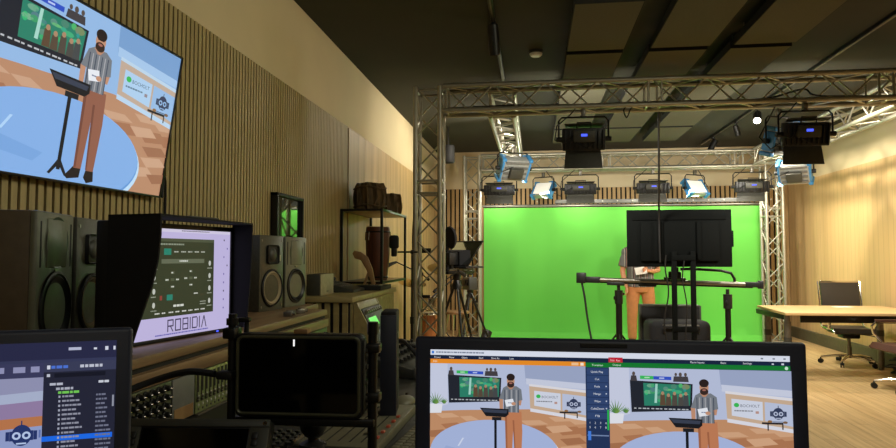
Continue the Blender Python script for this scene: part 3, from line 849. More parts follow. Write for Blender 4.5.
cable('signal_cable', [(1.43, 7.36, 1.36), (1.42, 7.36, 1.2), (1.45, 7.36, .95), (1.4, 7.36, .6), (1.47, 7.36, .3), (1.6, 7.36, .125)], .008, 'thin black cable falling beside the left post of the television stand')
cable('signal_cable', [(1.62, 7.36, 1.30), (1.60, 7.36, 1.1), (1.64, 7.36, .8), (1.62, 7.36, .45), (1.65, 7.36, .125)], .007, 'thin black cable falling between the posts of the television stand')

# ------------------------------------------------------------------ camera slider on two stands
A_, B_ = Vector((.53, 8.02, 1.075)), Vector((2.50, 7.66, 1.03))
d = (B_ - A_); L_ = d.length; ang = math.atan2(d.y, d.x); pit = -math.asin(d.z / L_)
t = thing('camera_slider', 'long grey and black camera slider rail lying across two stands', 'camera slider', A_, 0, rot=(0, pit, ang))
b = MB()
b.cyl((.12, -.035, 0), (L_ - .1, -.035, 0), .023, n=14); b.cyl((.12, .035, 0), (L_ - .1, .035, 0), .023, n=14)
b.build('rail_tubes', M['steel'], t)
b = MB().box(.10, L_ - .08, -.022, .022, -.042, -.006, .004); b.build('drive_channel', M['black_metal'], t)
b = MB().box(-.02, .09, -.05, .05, -.05, .075, .008); b.box(.09, .26, -.058, .058, -.042, .03, .008); b.build('motor_end', M['black'], t)
b = MB().box(L_ - .16, L_ - .02, -.06, .06, -.03, .028, .006); b.box(L_ - .03, L_ + .03, -.03, .03, -.045, .045, .006); b.build('pulley_end', M['black'], t)
b = MB().box(.98, 1.22, -.09, .09, .028, .05, .006)
for xx in (1.01, 1.19):
    for yy in (-.035, .035): b.cyl((xx, yy - .02, .022), (xx, yy + .02, .022), .022, n=14)
b.box(1.03, 1.17, -.05, .05, .05, .12, .008); b.box(1.06, 1.14, -.04, .04, .12, .17, .006)
b.build('carriage', M['black'], t)
b = MB().tube([(1.16, 0, .15), (1.3, 0, .155), (1.6, 0, .145), (1.70, 0, .12), (1.735, 0, .06), (1.74, 0, .02)], .016, 10)
b.build('curved_arm', M['black_metal'], t)
for xx in (.44, .8):
    MB().box(xx - .1, xx + .1, -.055, .055, -.062, -.024, .006).build('cross_clamp', M['black'], t)
def stand_at(frac, label, tripod=True):
    p = A_ + d * frac
    s = thing('light_stand', label, 'stand', (p.x, p.y, 0), R(20 + 50 * frac), 'stands under the camera slider')
    top = p.z - .06
    MB().cyl((0, 0, .3), (0, 0, top - .12), .037 if frac < .4 else .031, n=16).build('lower_column', M['black_metal'], s)
    b = MB().cyl((0, 0, top - .22), (0, 0, top - .06), .048, n=18); b.box(-.07, -.03, -.012, .012, top - .17, top - .13, .003); b.box(.03, .075, -.012, .012, top - .12, top - .09, .003)
    b.cyl((0, 0, top - .06), (0, 0, top - .002), .02, n=12)
    b.build('leveling_head', M['black'], s)
    for k in range(3):
        a = k * 2 * PI / 3
        q = MB().tube([(0, 0, .46), (.36 * math.cos(a), .36 * math.sin(a), .02)], .012, 8); q.ball((.36 * math.cos(a), .36 * math.sin(a), .02), .02, n=8)
        q.tube([(0, 0, .2), (.18 * math.cos(a), .18 * math.sin(a), .24)], .007, 6)
        q.build('leg', M['black_metal'], s)
stand_at(.235, 'black tripod stand under the left part of the slider')
stand_at(.83, 'black stand under the right part of the slider')
cable('power_cable', [(.57, 8.0, 1.03), (.6, 7.98, .85), (.63, 7.96, .6), (.68, 7.9, .3), (.74, 7.8, .05), (.9, 7.6, .012), (1.2, 7.5, .012)], .013, 'thick black cable hanging from the left end of the slider to the floor')

# cases on the floor behind the stand
t = thing('flight_case', 'flat black flight case standing upright behind the television stand', 'case', (1.70, 8.62, 0), R(-3))
MB().box(-.36, .36, -.09, .09, .02, .72, .01).build('case_body', M['black_matt'], t)
b = MB()
for xx in (-.36, .36): b.box(xx - .012, xx + .012, -.098, .098, .02, .725, .003)
for z in (.02, .72): b.box(-.365, .365, -.098, .098, z - .012, z + .012, .003)
b.build('edge_trim', M['dark_grey'], t)
b = MB().box(-.08, .08, -.1, -.09, .45, .55, .004); b.build('handle_dish', M['steel'], t)
t = thing('equipment_bag', 'bulky black equipment bag on the floor in front of the upright case', 'bag', (1.70, 8.2, 0), R(4))
b = MB().box(-.36, .36, -.19, .19, .03, .58, .07, seg=4); b.build('bag_body', M['hood'], t)
b = MB().tube([(-.2, -.195, .44), (-.2, -.23, .52), (.2, -.23, .52), (.2, -.195, .44)], .014, 8); b.build('carry_strap', M['rubber'], t)
b = MB().tube([(-.38 + .06, -.1, .50), (-.2, -.19, .535), (.2, -.19, .535), (.33, -.1, .50)], .006, 6); b.build('zip_line', M['steel'], t)
MB().box(-.27, .27, -.205, -.18, .1, .34, .01).build('front_pocket', M['black'], t)
for xx in (-.3, .3):
    MB().cyl((xx - .02, .12, .04), (xx + .02, .12, .04), .04, n=16).build('wheel', M['rubber'], t)

# ------------------------------------------------------------------ meeting table
t = thing('meeting_table', 'long beech meeting table by the right wall', 'table', (2.66, 7.40, 0), R(2))
poly = [(0, 0), (1.55, 0), (1.55, 1.08), (.10, 1.08)]
MB().prism(poly, 'z', .715, .745, bev=.004).build('tabletop', M['tabletop'], t)
b = MB().box(.20, 1.5, .10, .13, .63, .713, .004); b.box(.20, 1.5, .94, .97, .63, .713, .004); b.box(.045, .085, .1, .97, .655, .713, .004)
b.build('under_frame', M['black_metal'], t)
for xx, yy in ((.02 + .045, .12), (.17, .94), (1.45, .12), (1.45, .94)):
    q = MB().cyl((xx, yy, .03), (xx, yy, .64), .037, n=20); q.cyl((xx, yy, .0), (xx, yy, .03), .028, n=16); q.cyl((xx, yy, .40), (xx, yy, .47), .041, n=20, mi=1)
    q.cyl((xx, yy, .64), (xx, yy, .713), .03, n=16)
    q.build('leg', [M['steel'], M['dark_grey']], t)
tag(MB().box(-.10, .10, -.07, .07, 0, .004).build('paper_sheet', M['paper'], None, loc=(3.62, 8.28, .746), rot=(0, 0, R(12))), 'white paper sheets lying at the far side of the meeting table', 'paper')

# ------------------------------------------------------------------ office chairs
def office_chair(name, label, loc, rz, leather):
    t = thing(name, label, 'chair', loc, rz, 'chairs at the meeting table')   # local -y is the sitting direction
    # one slung seat shell; back and seat as two padded, ribbed panels
    def sling(pts, hw, nm, mm):
        b = MB(); n = 9
        prof = []
        for i, (yy, zz) in enumerate(pts): prof.append((yy, zz))
        top, bot = [], []
        for i in range(len(prof)):
            a = prof[max(i - 1, 0)]; c = prof[min(i + 1, len(prof) - 1)]
            ty, tz = c[0] - a[0], c[1] - a[1]; L = math.hypot(ty, tz) or 1
            ny, nz = -tz / L, ty / L
            puff = .016 + (.010 if i % 2 else 0)
            top.append((prof[i][0] + ny * puff, prof[i][1] + nz * puff)); bot.append((prof[i][0] - ny * .012, prof[i][1] - nz * .012))
        poly = top + bot[::-1]
        b.prism(poly, 'x', -hw, hw)
        return b.build(nm, mm, t, ang=50)
    back = [(.20 + .030 * (i / 16) + .05 * (i / 16) ** 2, .52 + .50 * i / 16) for i in range(17)]
    sling(back[::-1], .225, 'backrest', leather)
    seat = [(-.25, .405), (-.235, .43)] + [(-.22 + .42 * i / 12, .455 - .015 * math.sin(PI * i / 12)) for i in range(13)]
    sling(seat[::-1], .235, 'seat', leather)
    for s in (-1, 1):
        x = s * .245
        b = MB().tube([(x, -.25, .41), (x, -.2, .452), (x, .0, .445), (x, .17, .455), (x, .215, .52)] + [(x, p[0], p[1]) for p in back[1:]], .012, 8)
        b.build('side_rail', M['chrome'], t)
        b = MB().tube([(x + s * .012, -.10, .445), (x + s * .03, -.19, .55), (x + s * .035, -.20, .62), (x + s * .035, -.16, .66), (x + s * .035, .05, .665), (x + s * .03, .16, .63), (x + s * .012, .20, .56)], .011, 8, flat=1.5)
        b.build('armrest', M['chrome'], t)
        MB().box(x + s * .035 - .02, x + s * .035 + .02, -.16, .08, .672, .688, .006).build('arm_pad', leather, t)
    b = MB().box(-.225, .225, .265, .285, 1.0, 1.03, .006); b.build('top_bar', M['chrome'], t)
    b = MB().box(-.19, .19, -.16, .18, .385, .43, .02); b.box(-.10, .10, -.10, .10, .33, .40, .02); b.box(-.2, .2, -.03, .03, .395, .43, .006); b.tube([(.1, 0, .385), (.22, -.06, .37), (.27, -.07, .36)], .006, 6)
    b.build('tilt_mechanism', M['black'], t)
    b = MB().cyl((0, 0, .22), (0, 0, .38), .022, n=16); b.cyl((0, 0, .085), (0, 0, .23), .030, n=16); b.build('gas_column', M['steel'], t)
    for k in range(5):
        a = 2 * PI * k / 5 + .35
        ca, sa = math.cos(a), math.sin(a)
        q = MB().tube([(.02 * ca, .02 * sa, .11), (.16 * ca, .16 * sa, .105), (.31 * ca, .31 * sa, .078)], [.022, .018, .012], 10)
        q.build('base_arm', M['chrome'], t)
        X = Matrix.Translation((.31 * ca, .31 * sa, .03)) @ Matrix.Rotation(a + .6 * k, 4, 'Z')
        w = MB()
        for o in (-.02, .008): w.cyl((o, 0, 0), (o + .014, 0, 0), .029, n=16, X=X)
        w.cyl((0, 0, 0), (0, 0, .045), .008, n=8, X=X)
        w.build('caster', M['rubber'], t)
    return t
office_chair('office_chair', 'black leather office chair behind the meeting table', (3.88, 8.74, 0), R(-4), M['leather'])
office_chair('office_chair', 'brown leather office chair at the right edge, in front of the meeting table', (3.71, 7.08, 0), R(-84), M['leather_brown'])
# coil of cables by the right skirting
b = MB(); rr = random.Random(11)
for k in range(9):
    cx, cy_, r0 = rr.uniform(-.06, .06), rr.uniform(-.12, .12), rr.uniform(.08, .13); tl = rr.uniform(-.5, .5)
    b.tube([(cx + r0 * .7 * math.cos(a), cy_ + r0 * math.sin(a), .018 + k * .019 + .012 * math.sin(2 * a + tl)) for a in [2 * PI * i / 22 for i in range(22)]], .0085, 6, closed=True)
tag(b.build('cable_coil', M['rubber'], None, loc=(4.15, 8.08, 0)), 'heap of coiled black cable on the floor by the right wall skirting', 'cable')
t = thing('floor_box', 'low black power box beside the coiled cable at the right wall', 'power box', (4.17, 7.76, 0))
MB().box(-.10, .10, -.09, .09, 0, .14, .01).build('box_shell', M['black_matt'], t)
for yy in (-.05, .05): MB().cyl((-.1, yy, .08), (-.104, yy, .08), .025, n=14).build('socket', M['dark_grey'], t)
# ------------------------------------------------------------------ television on the left wall
SCR_TV = screen_mat('wall_television_picture', .95)
SCR_PC = screen_mat('laptop_picture', .85)
SCR_HD = screen_mat('desk_monitor_picture', .80)
TW, TH = 1.155, .655
t = thing('wall_television', 'wall television tilted down from the slatted wall showing the presenter on a blue round stage', 'television', (-1.697, 2.193, 1.615), 0, rot=(R(8.6), 0, R(90)))
MB().box(-TW / 2, TW / 2, .004, .033, 0, TH, .006).build('shell', M['black_matt'], t)
b = MB(); bz = .009
b.box(-TW / 2, TW / 2, -.004, .004, 0, bz, .001); b.box(-TW / 2, TW / 2, -.004, .004, TH - bz, TH, .001); b.box(-TW / 2, -TW / 2 + bz, -.004, .004, bz, TH - bz, .001); b.box(TW / 2 - bz, TW / 2, -.004, .004, bz, TH - bz, .001)
b.build('bezel', M['black'], t)
c = Canvas(TW - 2 * bz, TH - 2 * bz, 4e-5)
draw_studio(c, 0, 0, c.w, c.h, 0.6)
o = c.build('screen', SCR_TV, t); o.location = (0, .0025, bz)
MB().box(-.25, .25, .033, .075, .33, .55, .004).build('wall_bracket', M['black_metal'], t)
cable('signal_cable', [(-1.70, 2.79, 1.62), (-1.715, 2.83, 1.72), (-1.725, 2.86, 1.66), (-1.725, 2.86, 1.4), (-1.72, 2.87, 1.1)], .006, 'thin black cable down the slats beside the wall television')

# ------------------------------------------------------------------ the mixing console along the left wall
CA = math.atan2(.995, .099)
def CL(x, y, z=0.0):
    return Vector((-1.043 + .099 * x - .995 * y, 1.582 + .995 * x + .099 * y, z))
def CN(x, y, z=0.0):
    return Vector((-1.04 - y, 1.582 + x, z))
con = thing('mixing_console', 'long wooden mixing console with meter modules along the slatted wall', 'mixing console', CN(0, 0), R(90))
def wpoly(pts):      # world corners into the console's own frame
    out = []
    for p in pts:
        out.append((p[1] - 1.582, -(p[0] + 1.04)))
    return out
x0, x1 = -.5, 1.62
p = [(x0, 0), (x1, 0), (x1 + .03, .17), (1.98, .17)] + wpoly([(-1.733, 3.562), (-1.733, 1.082)])
MB().prism(p, 'z', 1.052, 1.08, bev=.003).build('bridge_top', M['desk_wood'], con)
MB().box(x0, x1, .012, .05, 1.035, 1.053).build('shadow_gap', M['black_matt'], con, False)
MB().box(x0, x1, -.008, .06, .995, 1.036, .004).build('front_lip', M['desk_wood'], con)
pb = MB().box(x0, x1, .0, .05, .862, .996, .001); pb.build('meter_backboard', M['dark_grey'], con)
p = [(x0, .05), (x0, -.80), (.5, -.80), (1.62, -.62), (1.62, .05)]
MB().prism(p, 'z', .825, .862, bev=.004).build('desk_top', M['desk_dark'], con)
for xx in (x0 + .02, .95, 1.585):
    MB().box(xx - .02, xx + .02, -.55, .3, 0, .826, .004).build('pedestal', M['desk_dark'], con)
MB().box(x0 + .04, 1.56, .05, .08, 0, 1.053).build('rear_panel', M['black_matt'], con, False)
MB().box(1.59, 1.618, .09, .6, 0, 1.053, .003).build('end_panel', M['desk_wood'], con)
MB().box(1.93, 1.96, .2, .62, 0, 1.053, .003).build('end_panel', M['desk_dark'], con)
km = MB().box(-.42, .185, -.006, .001, .866, .992, .002).build('knob_module', M['console'], con)
kb = MB(); kb.lathe([(.0105, 0), (.0105, .004), (.0085, .006), (.0075, .018), (.006, .0195), (.001, .0195)], 12, X=Matrix.Rotation(PI / 2, 4, 'X')); kb.ball((0, -.021, 0), .0038, n=6, mi=1)
kb = kb.build('knob', [M['black'], M['chrome']], km, loc=(-.10, -.006, .978))
n_ = 0
for i in range(9):
    for j in range(5):
        if i + j: again(kb, (-.10 + i * .031, -.006, .978 - j * .0245))
pl = MB().box(.19, .312, -.007, .001, .866, .992, .002).build('blank_module', M['grey'], con)
MB().box(.198, .304, -.0085, -.0065, .868, .905, .001).build('label_strip', M['brown_wood'], pl, False)
def strip(parent):
    b = MB().box(0, .025, -.008, 0, .866, .992, .001)
    b.box(.004, .0095, -.0095, -.007, .90, .985, mi=1); b.box(.012, .0175, -.0095, -.007, .93, .985, mi=2)
    for k in range(4): b.box(.012, .018, -.0115, -.008, .874 + k * .013, .881 + k * .013, .001, mi=3 if k % 2 else 4)
    b.box(.003, .0105, -.016, -.008, .91, .918, .001, mi=4)
    return b.build('channel_strip', [M['console_lit'], M['black'], M['dark_grey'], M['white'], M['steel']], parent)
cs = strip(con); cs.location = (.318, 0, 0)
for k in range(1, 13): again(cs, (.318 + k * .0262, 0, 0))
m2 = MB().box(.67, 1.60, -.006, .001, .866, .992, .002).build('knob_module', M['console'], con)
for i in range(11):
    for j in range(2): again(kb, (.71 + i * .085, -.006, .965 - j * .05)).parent = m2
MB().box(.31, .665, -.022, -.008, .862, .868, .001).build('front_rail', M['steel'], con)

# small metal adapters on the bridge beside the near right speaker
for k, xx in enumerate((1.22, 1.30, 1.37, 1.45)):
    p = CN(xx, .05 + .02 * (k % 2), 1.08)
    b = MB().box(-.02, .02, -.012, .012, 0, .022, .004); b.cyl((.02, 0, .012), (.034, 0, .012), .007, n=10)
    tag(b.build('cable_adapter', M['steel'], None, loc=p, rot=(0, 0, .4 * k)), 'small metal cable adapter on the console edge, number %s from the near speaker' % ('one', 'two', 'three', 'four')[k], 'adapter', 'metal adapters on the console edge')

# ------------------------------------------------------------------ desk monitor with a hood
W_, H_ = .53, .345
MA = R(79)
t = thing('hooded_monitor', 'desk monitor with a black hood showing a dark mixer window and large ROBIDIA lettering', 'monitor', (-1.149, 1.985, 1.08), MA)
MB().box(-W_ / 2 - .012, W_ / 2 + .012, .002, .05, .002, .373, .006).build('shell', M['black_matt'], t)
b = MB(); zb = .012
b.box(-W_ / 2 - .012, W_ / 2 + .012, -.006, .004, .002, zb, .001); b.box(-W_ / 2 - .012, W_ / 2 + .012, -.006, .004, zb + H_ - .0, .373, .001)
for s in (-1, 1): b.box(s * (W_ / 2 + .006) - .006, s * (W_ / 2 + .006) + .006, -.006, .004, zb, zb + H_, .001)
b.build('bezel', M['black'], t)
MB().box(-.10, .10, .02, .2, 0, .010, .004).build('stand_base', M['black'], t)
MB().box(-.035, .035, .05, .08, .008, .2, .004).build('stand_neck', M['black'], t)
MB().box(.19, .2, -.0075, -.006, .004, .009).build('power_light', M['led_blue'], t, False)
hd = [(.0, .385), (-.185, .385), (-.185, .33), (-.178, .26), (-.16, .19), (-.132, .12), (-.108, .06), (-.092, .015), (.0, .003)]
MB().prism(hd, 'x', -W_ / 2 - .018, -W_ / 2 - .012).build('hood_side', M['hood'], t)
hr = [(.0, .385), (-.085, .385), (-.085, .3), (-.078, .16), (-.066, .015), (.0, .003)]
MB().prism(hr, 'x', W_ / 2 + .012, W_ / 2 + .018).build('hood_side', M['hood'], t)
b = MB().prism([(-W_ / 2 - .018, 0), (W_ / 2 + .018, 0), (W_ / 2 + .018, -.085), (-W_ / 2 - .018, -.185)], 'z', .382, .388)
b.build('hood_top', M['hood'], t)
b = MB().box(-.09, .05, -.12, -.05, .3885, .394, .002); b.build('hood_flap', M['dark_grey'], t)
c = Canvas(W_, H_, 2e-5)
c.rect(0, 0, W_, H_, S(206, 196, 240)); c.rect(0, 0, W_, .010, S(226, 220, 246)); c.dashes(.28, .003, .14, .003, S(120, 110, 140), 2)
bt = c.T; c.T = lambda p: (p[0] - .028, .010 + p[1] * 1.02)
c.rect(.07, .020, .40, .245, S(58, 66, 46)); c.rect(.07, .020, .40, .010, S(84, 92, 70)); c.dashes(.2, .036, .12, .005, S(150, 160, 140), 6)
c.rect(.23, .052, .032, .020, S(40, 140, 116)); 
for i in range(5): c.dashes(.275 + i * .032, .060, .022, .004, S(190, 196, 184), 20 + i)
c.rect(.22, .085, .2, .014, S(106, 114, 92)); c.dashes(.30, .089, .04, .005, S(220, 224, 214), 31)
for cx, cy_ in ((.27, .150), (.355, .147)):
    for dx, dy in ((-.025, 0), (.022, 0), (0, -.022), (0, .022), (0, 0)):
        c.rect(cx + dx - .008, cy_ + dy - .0045, .016, .009, S(86, 96, 72), keep=True); 
    for k, (dx, dy) in enumerate(((-.025, 0), (.022, 0), (0, -.022), (0, .022))): c.dashes(cx + dx - .006, cy_ + dy - .002, .013, .004, S(226, 230, 220), 40 + k)
for i, x in enumerate((.09, .19, .448)):
    for j in range(4):
        y = .10 + j * .042; c.ell(x, y, .006, .009, S(206, 210, 200), 12); c.dashes(x - .012, y + .015, .024, .003, S(170, 176, 160), 50 + i * 4 + j)
c.rect(.245, .196, .026, .018, S(44, 140, 120)); c.rect(.215, .198, .010, .014, S(150, 70, 60)); c.dashes(.37, .196, .024, .004, S(220, 224, 214), 71)
c.dashes(.275, .229, .05, .007, S(226, 230, 220), 33)
for i in range(8): c.dashes(.195 + i * .03, .250, .02, .004, S(230, 232, 224), 80 + i)
for i in range(7): c.dashes(.40, .225 + i % 2 * .008, .03, .003, S(160, 166, 150), 90 + i)
c.T = bt
# the lettering is drawn from thin strokes
def letters(c, word, x, y, h, w, gap, st, col):
    for ch in word:
        def vr(xx, a=0, b_=1): c.rect(x + xx * w, y + a * h, st, (b_ - a) * h, col)
        def hz(yy, a=0, b_=1): c.rect(x + a * w, y + yy * h, (b_ - a) * w + st, st, col)
        adv = w
        if ch == 'R': vr(0); hz(0); vr(1, 0, .5); hz(.48); c.poly([(x + .45 * w, y + .5 * h), (x + .45 * w + st, y + .5 * h), (x + w + st, y + h), (x + w, y + h)], col)
        elif ch == 'O': vr(0); vr(1); hz(0); hz(1 - st / h)
        elif ch == 'B': vr(0); vr(1, .0, .44); vr(1, .52, 1); hz(0); hz(.46); hz(1 - st / h)
        elif ch == 'I': vr(0); adv = 0
        elif ch == 'D': vr(0); vr(1, .1, .9); hz(0, 0, .85); hz(1 - st / h, 0, .85)
        elif ch == 'A': c.poly([(x, y + h), (x + .5 * w, y), (x + .5 * w + st, y), (x + st, y + h)], col); c.poly([(x + .5 * w, y), (x + .5 * w + st, y), (x + w + st, y + h), (x + w, y + h)], col)
        x += adv + st + gap
letters(c, 'ROBIDIA', .222, .2895, .039, .023, .0068, .0042, S(58, 50, 84))
c.dashes(.17, .3335, .25, .004, S(104, 100, 190), 12)
for i in range(9): c.rect(.492 + (i % 2) * .018 * (i < 4), .028 + i * .030, .005, .006, S(110, 96, 170) if i % 3 else S(60, 54, 80))
o = c.build('screen', SCR_HD, t); o.location = (0, -.0005, zb)

# ------------------------------------------------------------------ studio loudspeakers
def horn_speaker(label, P, th, w, d, h, group='loudspeakers on the console bridge'):
    ex = Vector((math.cos(th), math.sin(th), 0)); nr = Vector((math.sin(th), -math.cos(th), 0))
    ctr = Vector(P) + ex * w / 2 - nr * d / 2
    t = thing('loudspeaker', label, 'speaker', ctr, th, group)
    MB().box(-w / 2, w / 2, -d / 2 + .018, d / 2, 0, h, .004).build('cabinet', M['spk_side'], t)
    f = -d / 2
    b = MB().box(-w / 2, w / 2, f, f + .02, 0, h, .006); b.build('baffle', M['spk_front'], t)
    X = lambda x, z: Matrix.Translation((x, f, z)) @ Matrix.Rotation(PI / 2, 4, 'X')
    hw = MB().box(-w * .27, w * .27, f - .004, f + .004, h * .60, h * .95, .004); 
    hw.lathe([(.075 * w / .25, .004), (.06 * w / .25, .002), (.03 * w / .25, -.008), (.016, -.012), (.001, -.012)], 24, mi=1, X=X(0, h * .78), cap=False)
    hw.build('horn', [M['spk_front'], M['cone_dark']], t)
    r = w * .40
    b = MB().lathe([(r * 1.08, 0), (r * 1.08, .006), (r, .008), (r * .96, .004)], 36, X=X(0, h * .30), cap=False); b.build('woofer_ring', M['black'], t)
    b = MB().lathe([(r * .97, .003), (r * .9, .008), (r * .82, .003), (r * .35, -.016), (r * .30, -.012), (r * .2, -.004), (.001, -.001)], 36, X=X(0, h * .30), cap=False); b.build('woofer_cone', M['cone_dark'], t)
    for s in (-1, 1): MB().box(s * w * .41 - .006, s * w * .41 + .006, f - .001, f + .004, h * .6, h * .93, .003).build('bass_slot', M['black_matt'], t)
    MB().box(-.018, .018, f - .006, f - .003, h * .565, h * .585).build('badge', M['steel'], t, False)
    return t
def cone_speaker(label, P, th, w, d, h, group='loudspeakers on the console bridge'):
    ex = Vector((math.cos(th), math.sin(th), 0)); nr = Vector((math.sin(th), -math.cos(th), 0))
    ctr = Vector(P) + ex * w / 2 - nr * d / 2
    t = thing('loudspeaker', label, 'speaker', ctr, th, group)
    MB().box(-w / 2, w / 2, -d / 2, d / 2, 0, h, .003).build('cabinet', M['spk_cab'], t)
    f = -d / 2
    X = lambda x, z: Matrix.Translation((x, f, z)) @ Matrix.Rotation(PI / 2, 4, 'X')
    b = MB().box(-w * .24, w * .24, f - .005, f + .001, h * .62, h * .87, .014); b.lathe([(.032, .006), (.028, .011), (.015, .016), (.001, .017)], 24, mi=1, X=X(0, h * .745)); b.build('tweeter', [M['black'], M['dark_grey']], t)
    r = w * .395
    b = MB().lathe([(r * 1.1, 0), (r * 1.1, .008), (r * 1.02, .011), (r * .97, .004)], 36, X=X(0, h * .30), cap=False); b.build('woofer_ring', M['black'], t)
    b = MB().lathe([(r * .98, .004), (r * .9, .009), (r * .84, .003), (r * .36, -.02), (r * .001, -.02)], 36, X=X(0, h * .30), cap=False); b.build('woofer_cone', M['cone_white'], t)
    b = MB().lathe([(r * .36, -.019), (r * .28, -.010), (r * .12, -.004), (.001, -.003)], 24, X=X(0, h * .30), cap=False); b.build('dust_cap', M['cone_white'], t)
    MB().box(w * .20, w * .38, f - .002, f, h * .66, h * .74).build('badge', M['cream_box'], t, False)
    for xx, zz in ((-.42, .93), (.42, .93), (-.42, .06), (.42, .06)):
        MB().cyl((xx * w, f - .002, zz * h), (xx * w, f + .002, zz * h), .006, n=10).build('screw', M['steel'], t)
    return t
horn_speaker('large grey loudspeaker with a horn, nearest the camera under the wall television', (-1.334, 1.6, 1.08), R(107.5), .25, .28, .395)
cone_speaker('dark loudspeaker with a pale cone, tucked behind the monitor hood', (-1.418, 1.865, 1.08), R(104), .22, .24, .392)
cone_speaker('dark loudspeaker with a pale cone, just right of the hooded monitor', (-1.31, 2.99, 1.08), R(81), .215, .24, .372)
horn_speaker('smaller grey loudspeaker with a horn at the far end of the console', (-1.29, 3.27, 1.08), R(81), .215, .24, .372)

# ------------------------------------------------------------------ laptops on the operator's table
t = thing('operator_table', 'dark operator table under the two laptops', 'table', (-.20, .52, 0))
MB().box(-.66, .62, -.30, .33, .92, .95, .004).build('tabletop', M['desk_dark'], t)
for xx in (-.6, .56):
    for yy in (-.25, .28): MB().box(xx - .025, xx + .025, yy - .025, yy + .025, 0, .921, .004).build('leg', M['black_metal'], t)
def laptop(label, loc, rz, w, h, canvas_fn, top_bez, side_bez, tilt):
    """lid stands on the hinge at local y = 0; the base with keys lies toward the viewer"""
    t = thing('laptop', label, 'laptop', loc, rz, 'open laptops on the operator table')
    dp = w * .66
    b = MB().box(-w / 2, w / 2, -dp, .0, 0, .02, .006); b.build('base', M['laptop'], t)
    kb = MB()
    for r_ in range(5):
        for k in range(14): kb.box(-w * .44 + k * w * .063, -w * .44 + k * w * .063 + w * .052, -.06 - r_ * .02, -.044 - r_ * .02, .02, .0225, .001)
    kb.build('keyboard', M['key'], t)
    MB().box(-.055, .055, -dp + .02, -dp + .10, .0195, .0208).build('touchpad', M['dark_grey'], t, False)
    X = Matrix.Translation((0, .0, .018)) @ Matrix.Rotation(tilt, 4, 'X')
    ld = MB().box(-w / 2, w / 2, -.004, .006, 0, h, .0045, X=X, seg=3).build('lid', M['laptop'], t)
    MB().box(-w * .06, w * .06, -.0055, -.004, h - top_bez * .62, h - top_bez * .28, .0006, X=X).build('camera_cover', M['black'], t, False)
    hn = MB()
    for s in (-1, 1): hn.cyl((s * w * .36 - .03, .004, .018), (s * w * .36 + .03, .004, .018), .009, n=12)
    hn.build('hinge', M['black'], t)
    sw = w - 2 * side_bez
    c = canvas_fn(sw)
    o = c.build('screen', SCR_PC, t)
    o.matrix_local = X @ Matrix.Translation((0, -.0046, h - top_bez - c.h))
    return t
def mixer_screen(sw):
    k = sw / 357.0
    c = Canvas(sw, 201 * k, 2e-5)
    bt = c.T; c.T = lambda p: (p[0] * k, p[1] * k)
    navy, navy2 = S(24, 38, 66), S(36, 54, 92)
    c.rect(0, 0, 357, 201, navy); c.rect(0, 0, 357, 5.6, S(226, 232, 246)); c.ell(2.6, 2.8, 1.4, 1.6, S(70, 130, 220), 10); c.dashes(6, 1.9, 52, 1.5, S(130, 140, 160), 3)
    for x in (330, 341, 351): c.rect(x, 2.2, 2.2, 1.4, S(120, 126, 140))
    for x, s_ in ((4, 'Preset'), (20, 'New'), (33, 'Open'), (51, 'Save'), (64, 'Save As'), (83, 'Last')): c.text(s_, x, 8.7, 1.9, S(236, 238, 244))
    for x, s_ in ((263, 'Pause Inputs'), (292, 'Basic'), (313, 'Settings')): c.text(s_, x, 8.7, 1.9, S(236, 238, 244))
    c.rect(340, 7.4, 2, 1.3, S(220, 226, 240)); c.rect(349, 7.2, 2.4, 1.6, S(220, 226, 240))
    c.rect(0, 9.6, 160, 4.6, S(240, 146, 40)); c.text('Edit', 3, 12.9, 2.0, S(255, 236, 210)); c.rect(146, 10.6, 7, 2.8, S(250, 200, 150)); c.rect(155, 10.6, 3.2, 2.8, S(255, 240, 220))
    c.rect(183, 4.6, 14, 5, S(200, 36, 56)); c.text('Edit  Rec', 185, 8.4, 1.9, S(255, 220, 220))
    c.rect(183, 9.6, 174, 4.6, S(20, 124, 50)); c.text('Output', 187, 12.9, 2.0, S(220, 246, 226)); c.ell(353.5, 11.9, 1.6, 1.7, S(210, 240, 220), 14)
    draw_studio(c, 0, 14.2 * k, 160 * k, 106 * k); draw_studio(c, 183 * k, 14.2 * k, 174 * k, 115 * k)
    c.rect(160, 9.6, 23, 200, navy2); c.rect(160, 9.6, 23, 4.6, S(20, 124, 50)); c.text('Transition', 171.5, 12.9, 1.9, S(230, 244, 234), 'c')
    for i, s_ in enumerate(('Quick Play', 'Cut', 'Fade', 'Merge', 'Wipe', 'CubeZoom', 'FTB')):
        c.rect(161, 15.2 + i * 7.3, 21, 6.5, S(50, 72, 116)); c.text(s_, 171, 19.6 + i * 7.3, 2.0, S(236, 240, 250), 'c')
        if 1 < i < 6: c.rect(179.3, 17.8 + i * 7.3, 1.2, 1.2, S(200, 210, 230))
    for i in range(8): c.text(str(i + 1), 163.5 + (i % 4) * 5.2, 70.2 + (i // 4) * 4.4, 2.0, S(230, 236, 248), 'c')
    c.rect(180.6, 56, 1.6, 20, S(40, 190, 80)); c.rect(161, 81, 21, 1.2, S(120, 140, 180)); c.rect(161.5, 77.5, 3, 9, S(70, 130, 230))
    for i in range(6):
        c.rect(4 + i * 58, 134, 54, 31, S(60, 76, 110)); c.rect(4 + i * 58, 134, 54, 4.5, S(80, 100, 140)); draw_studio(c, (5 + i * 58) * k, 139 * k, 52 * k, 25.5 * k)
        c.rect(4 + i * 58, 165, 54, 8, S(40, 56, 90))
    c.T = bt
    return c
laptop('open laptop at the front showing two live video previews with orange and green bars', (.077, .752, .95), 0, .431, .288, mixer_screen, .0145, .0185, R(-1.2))
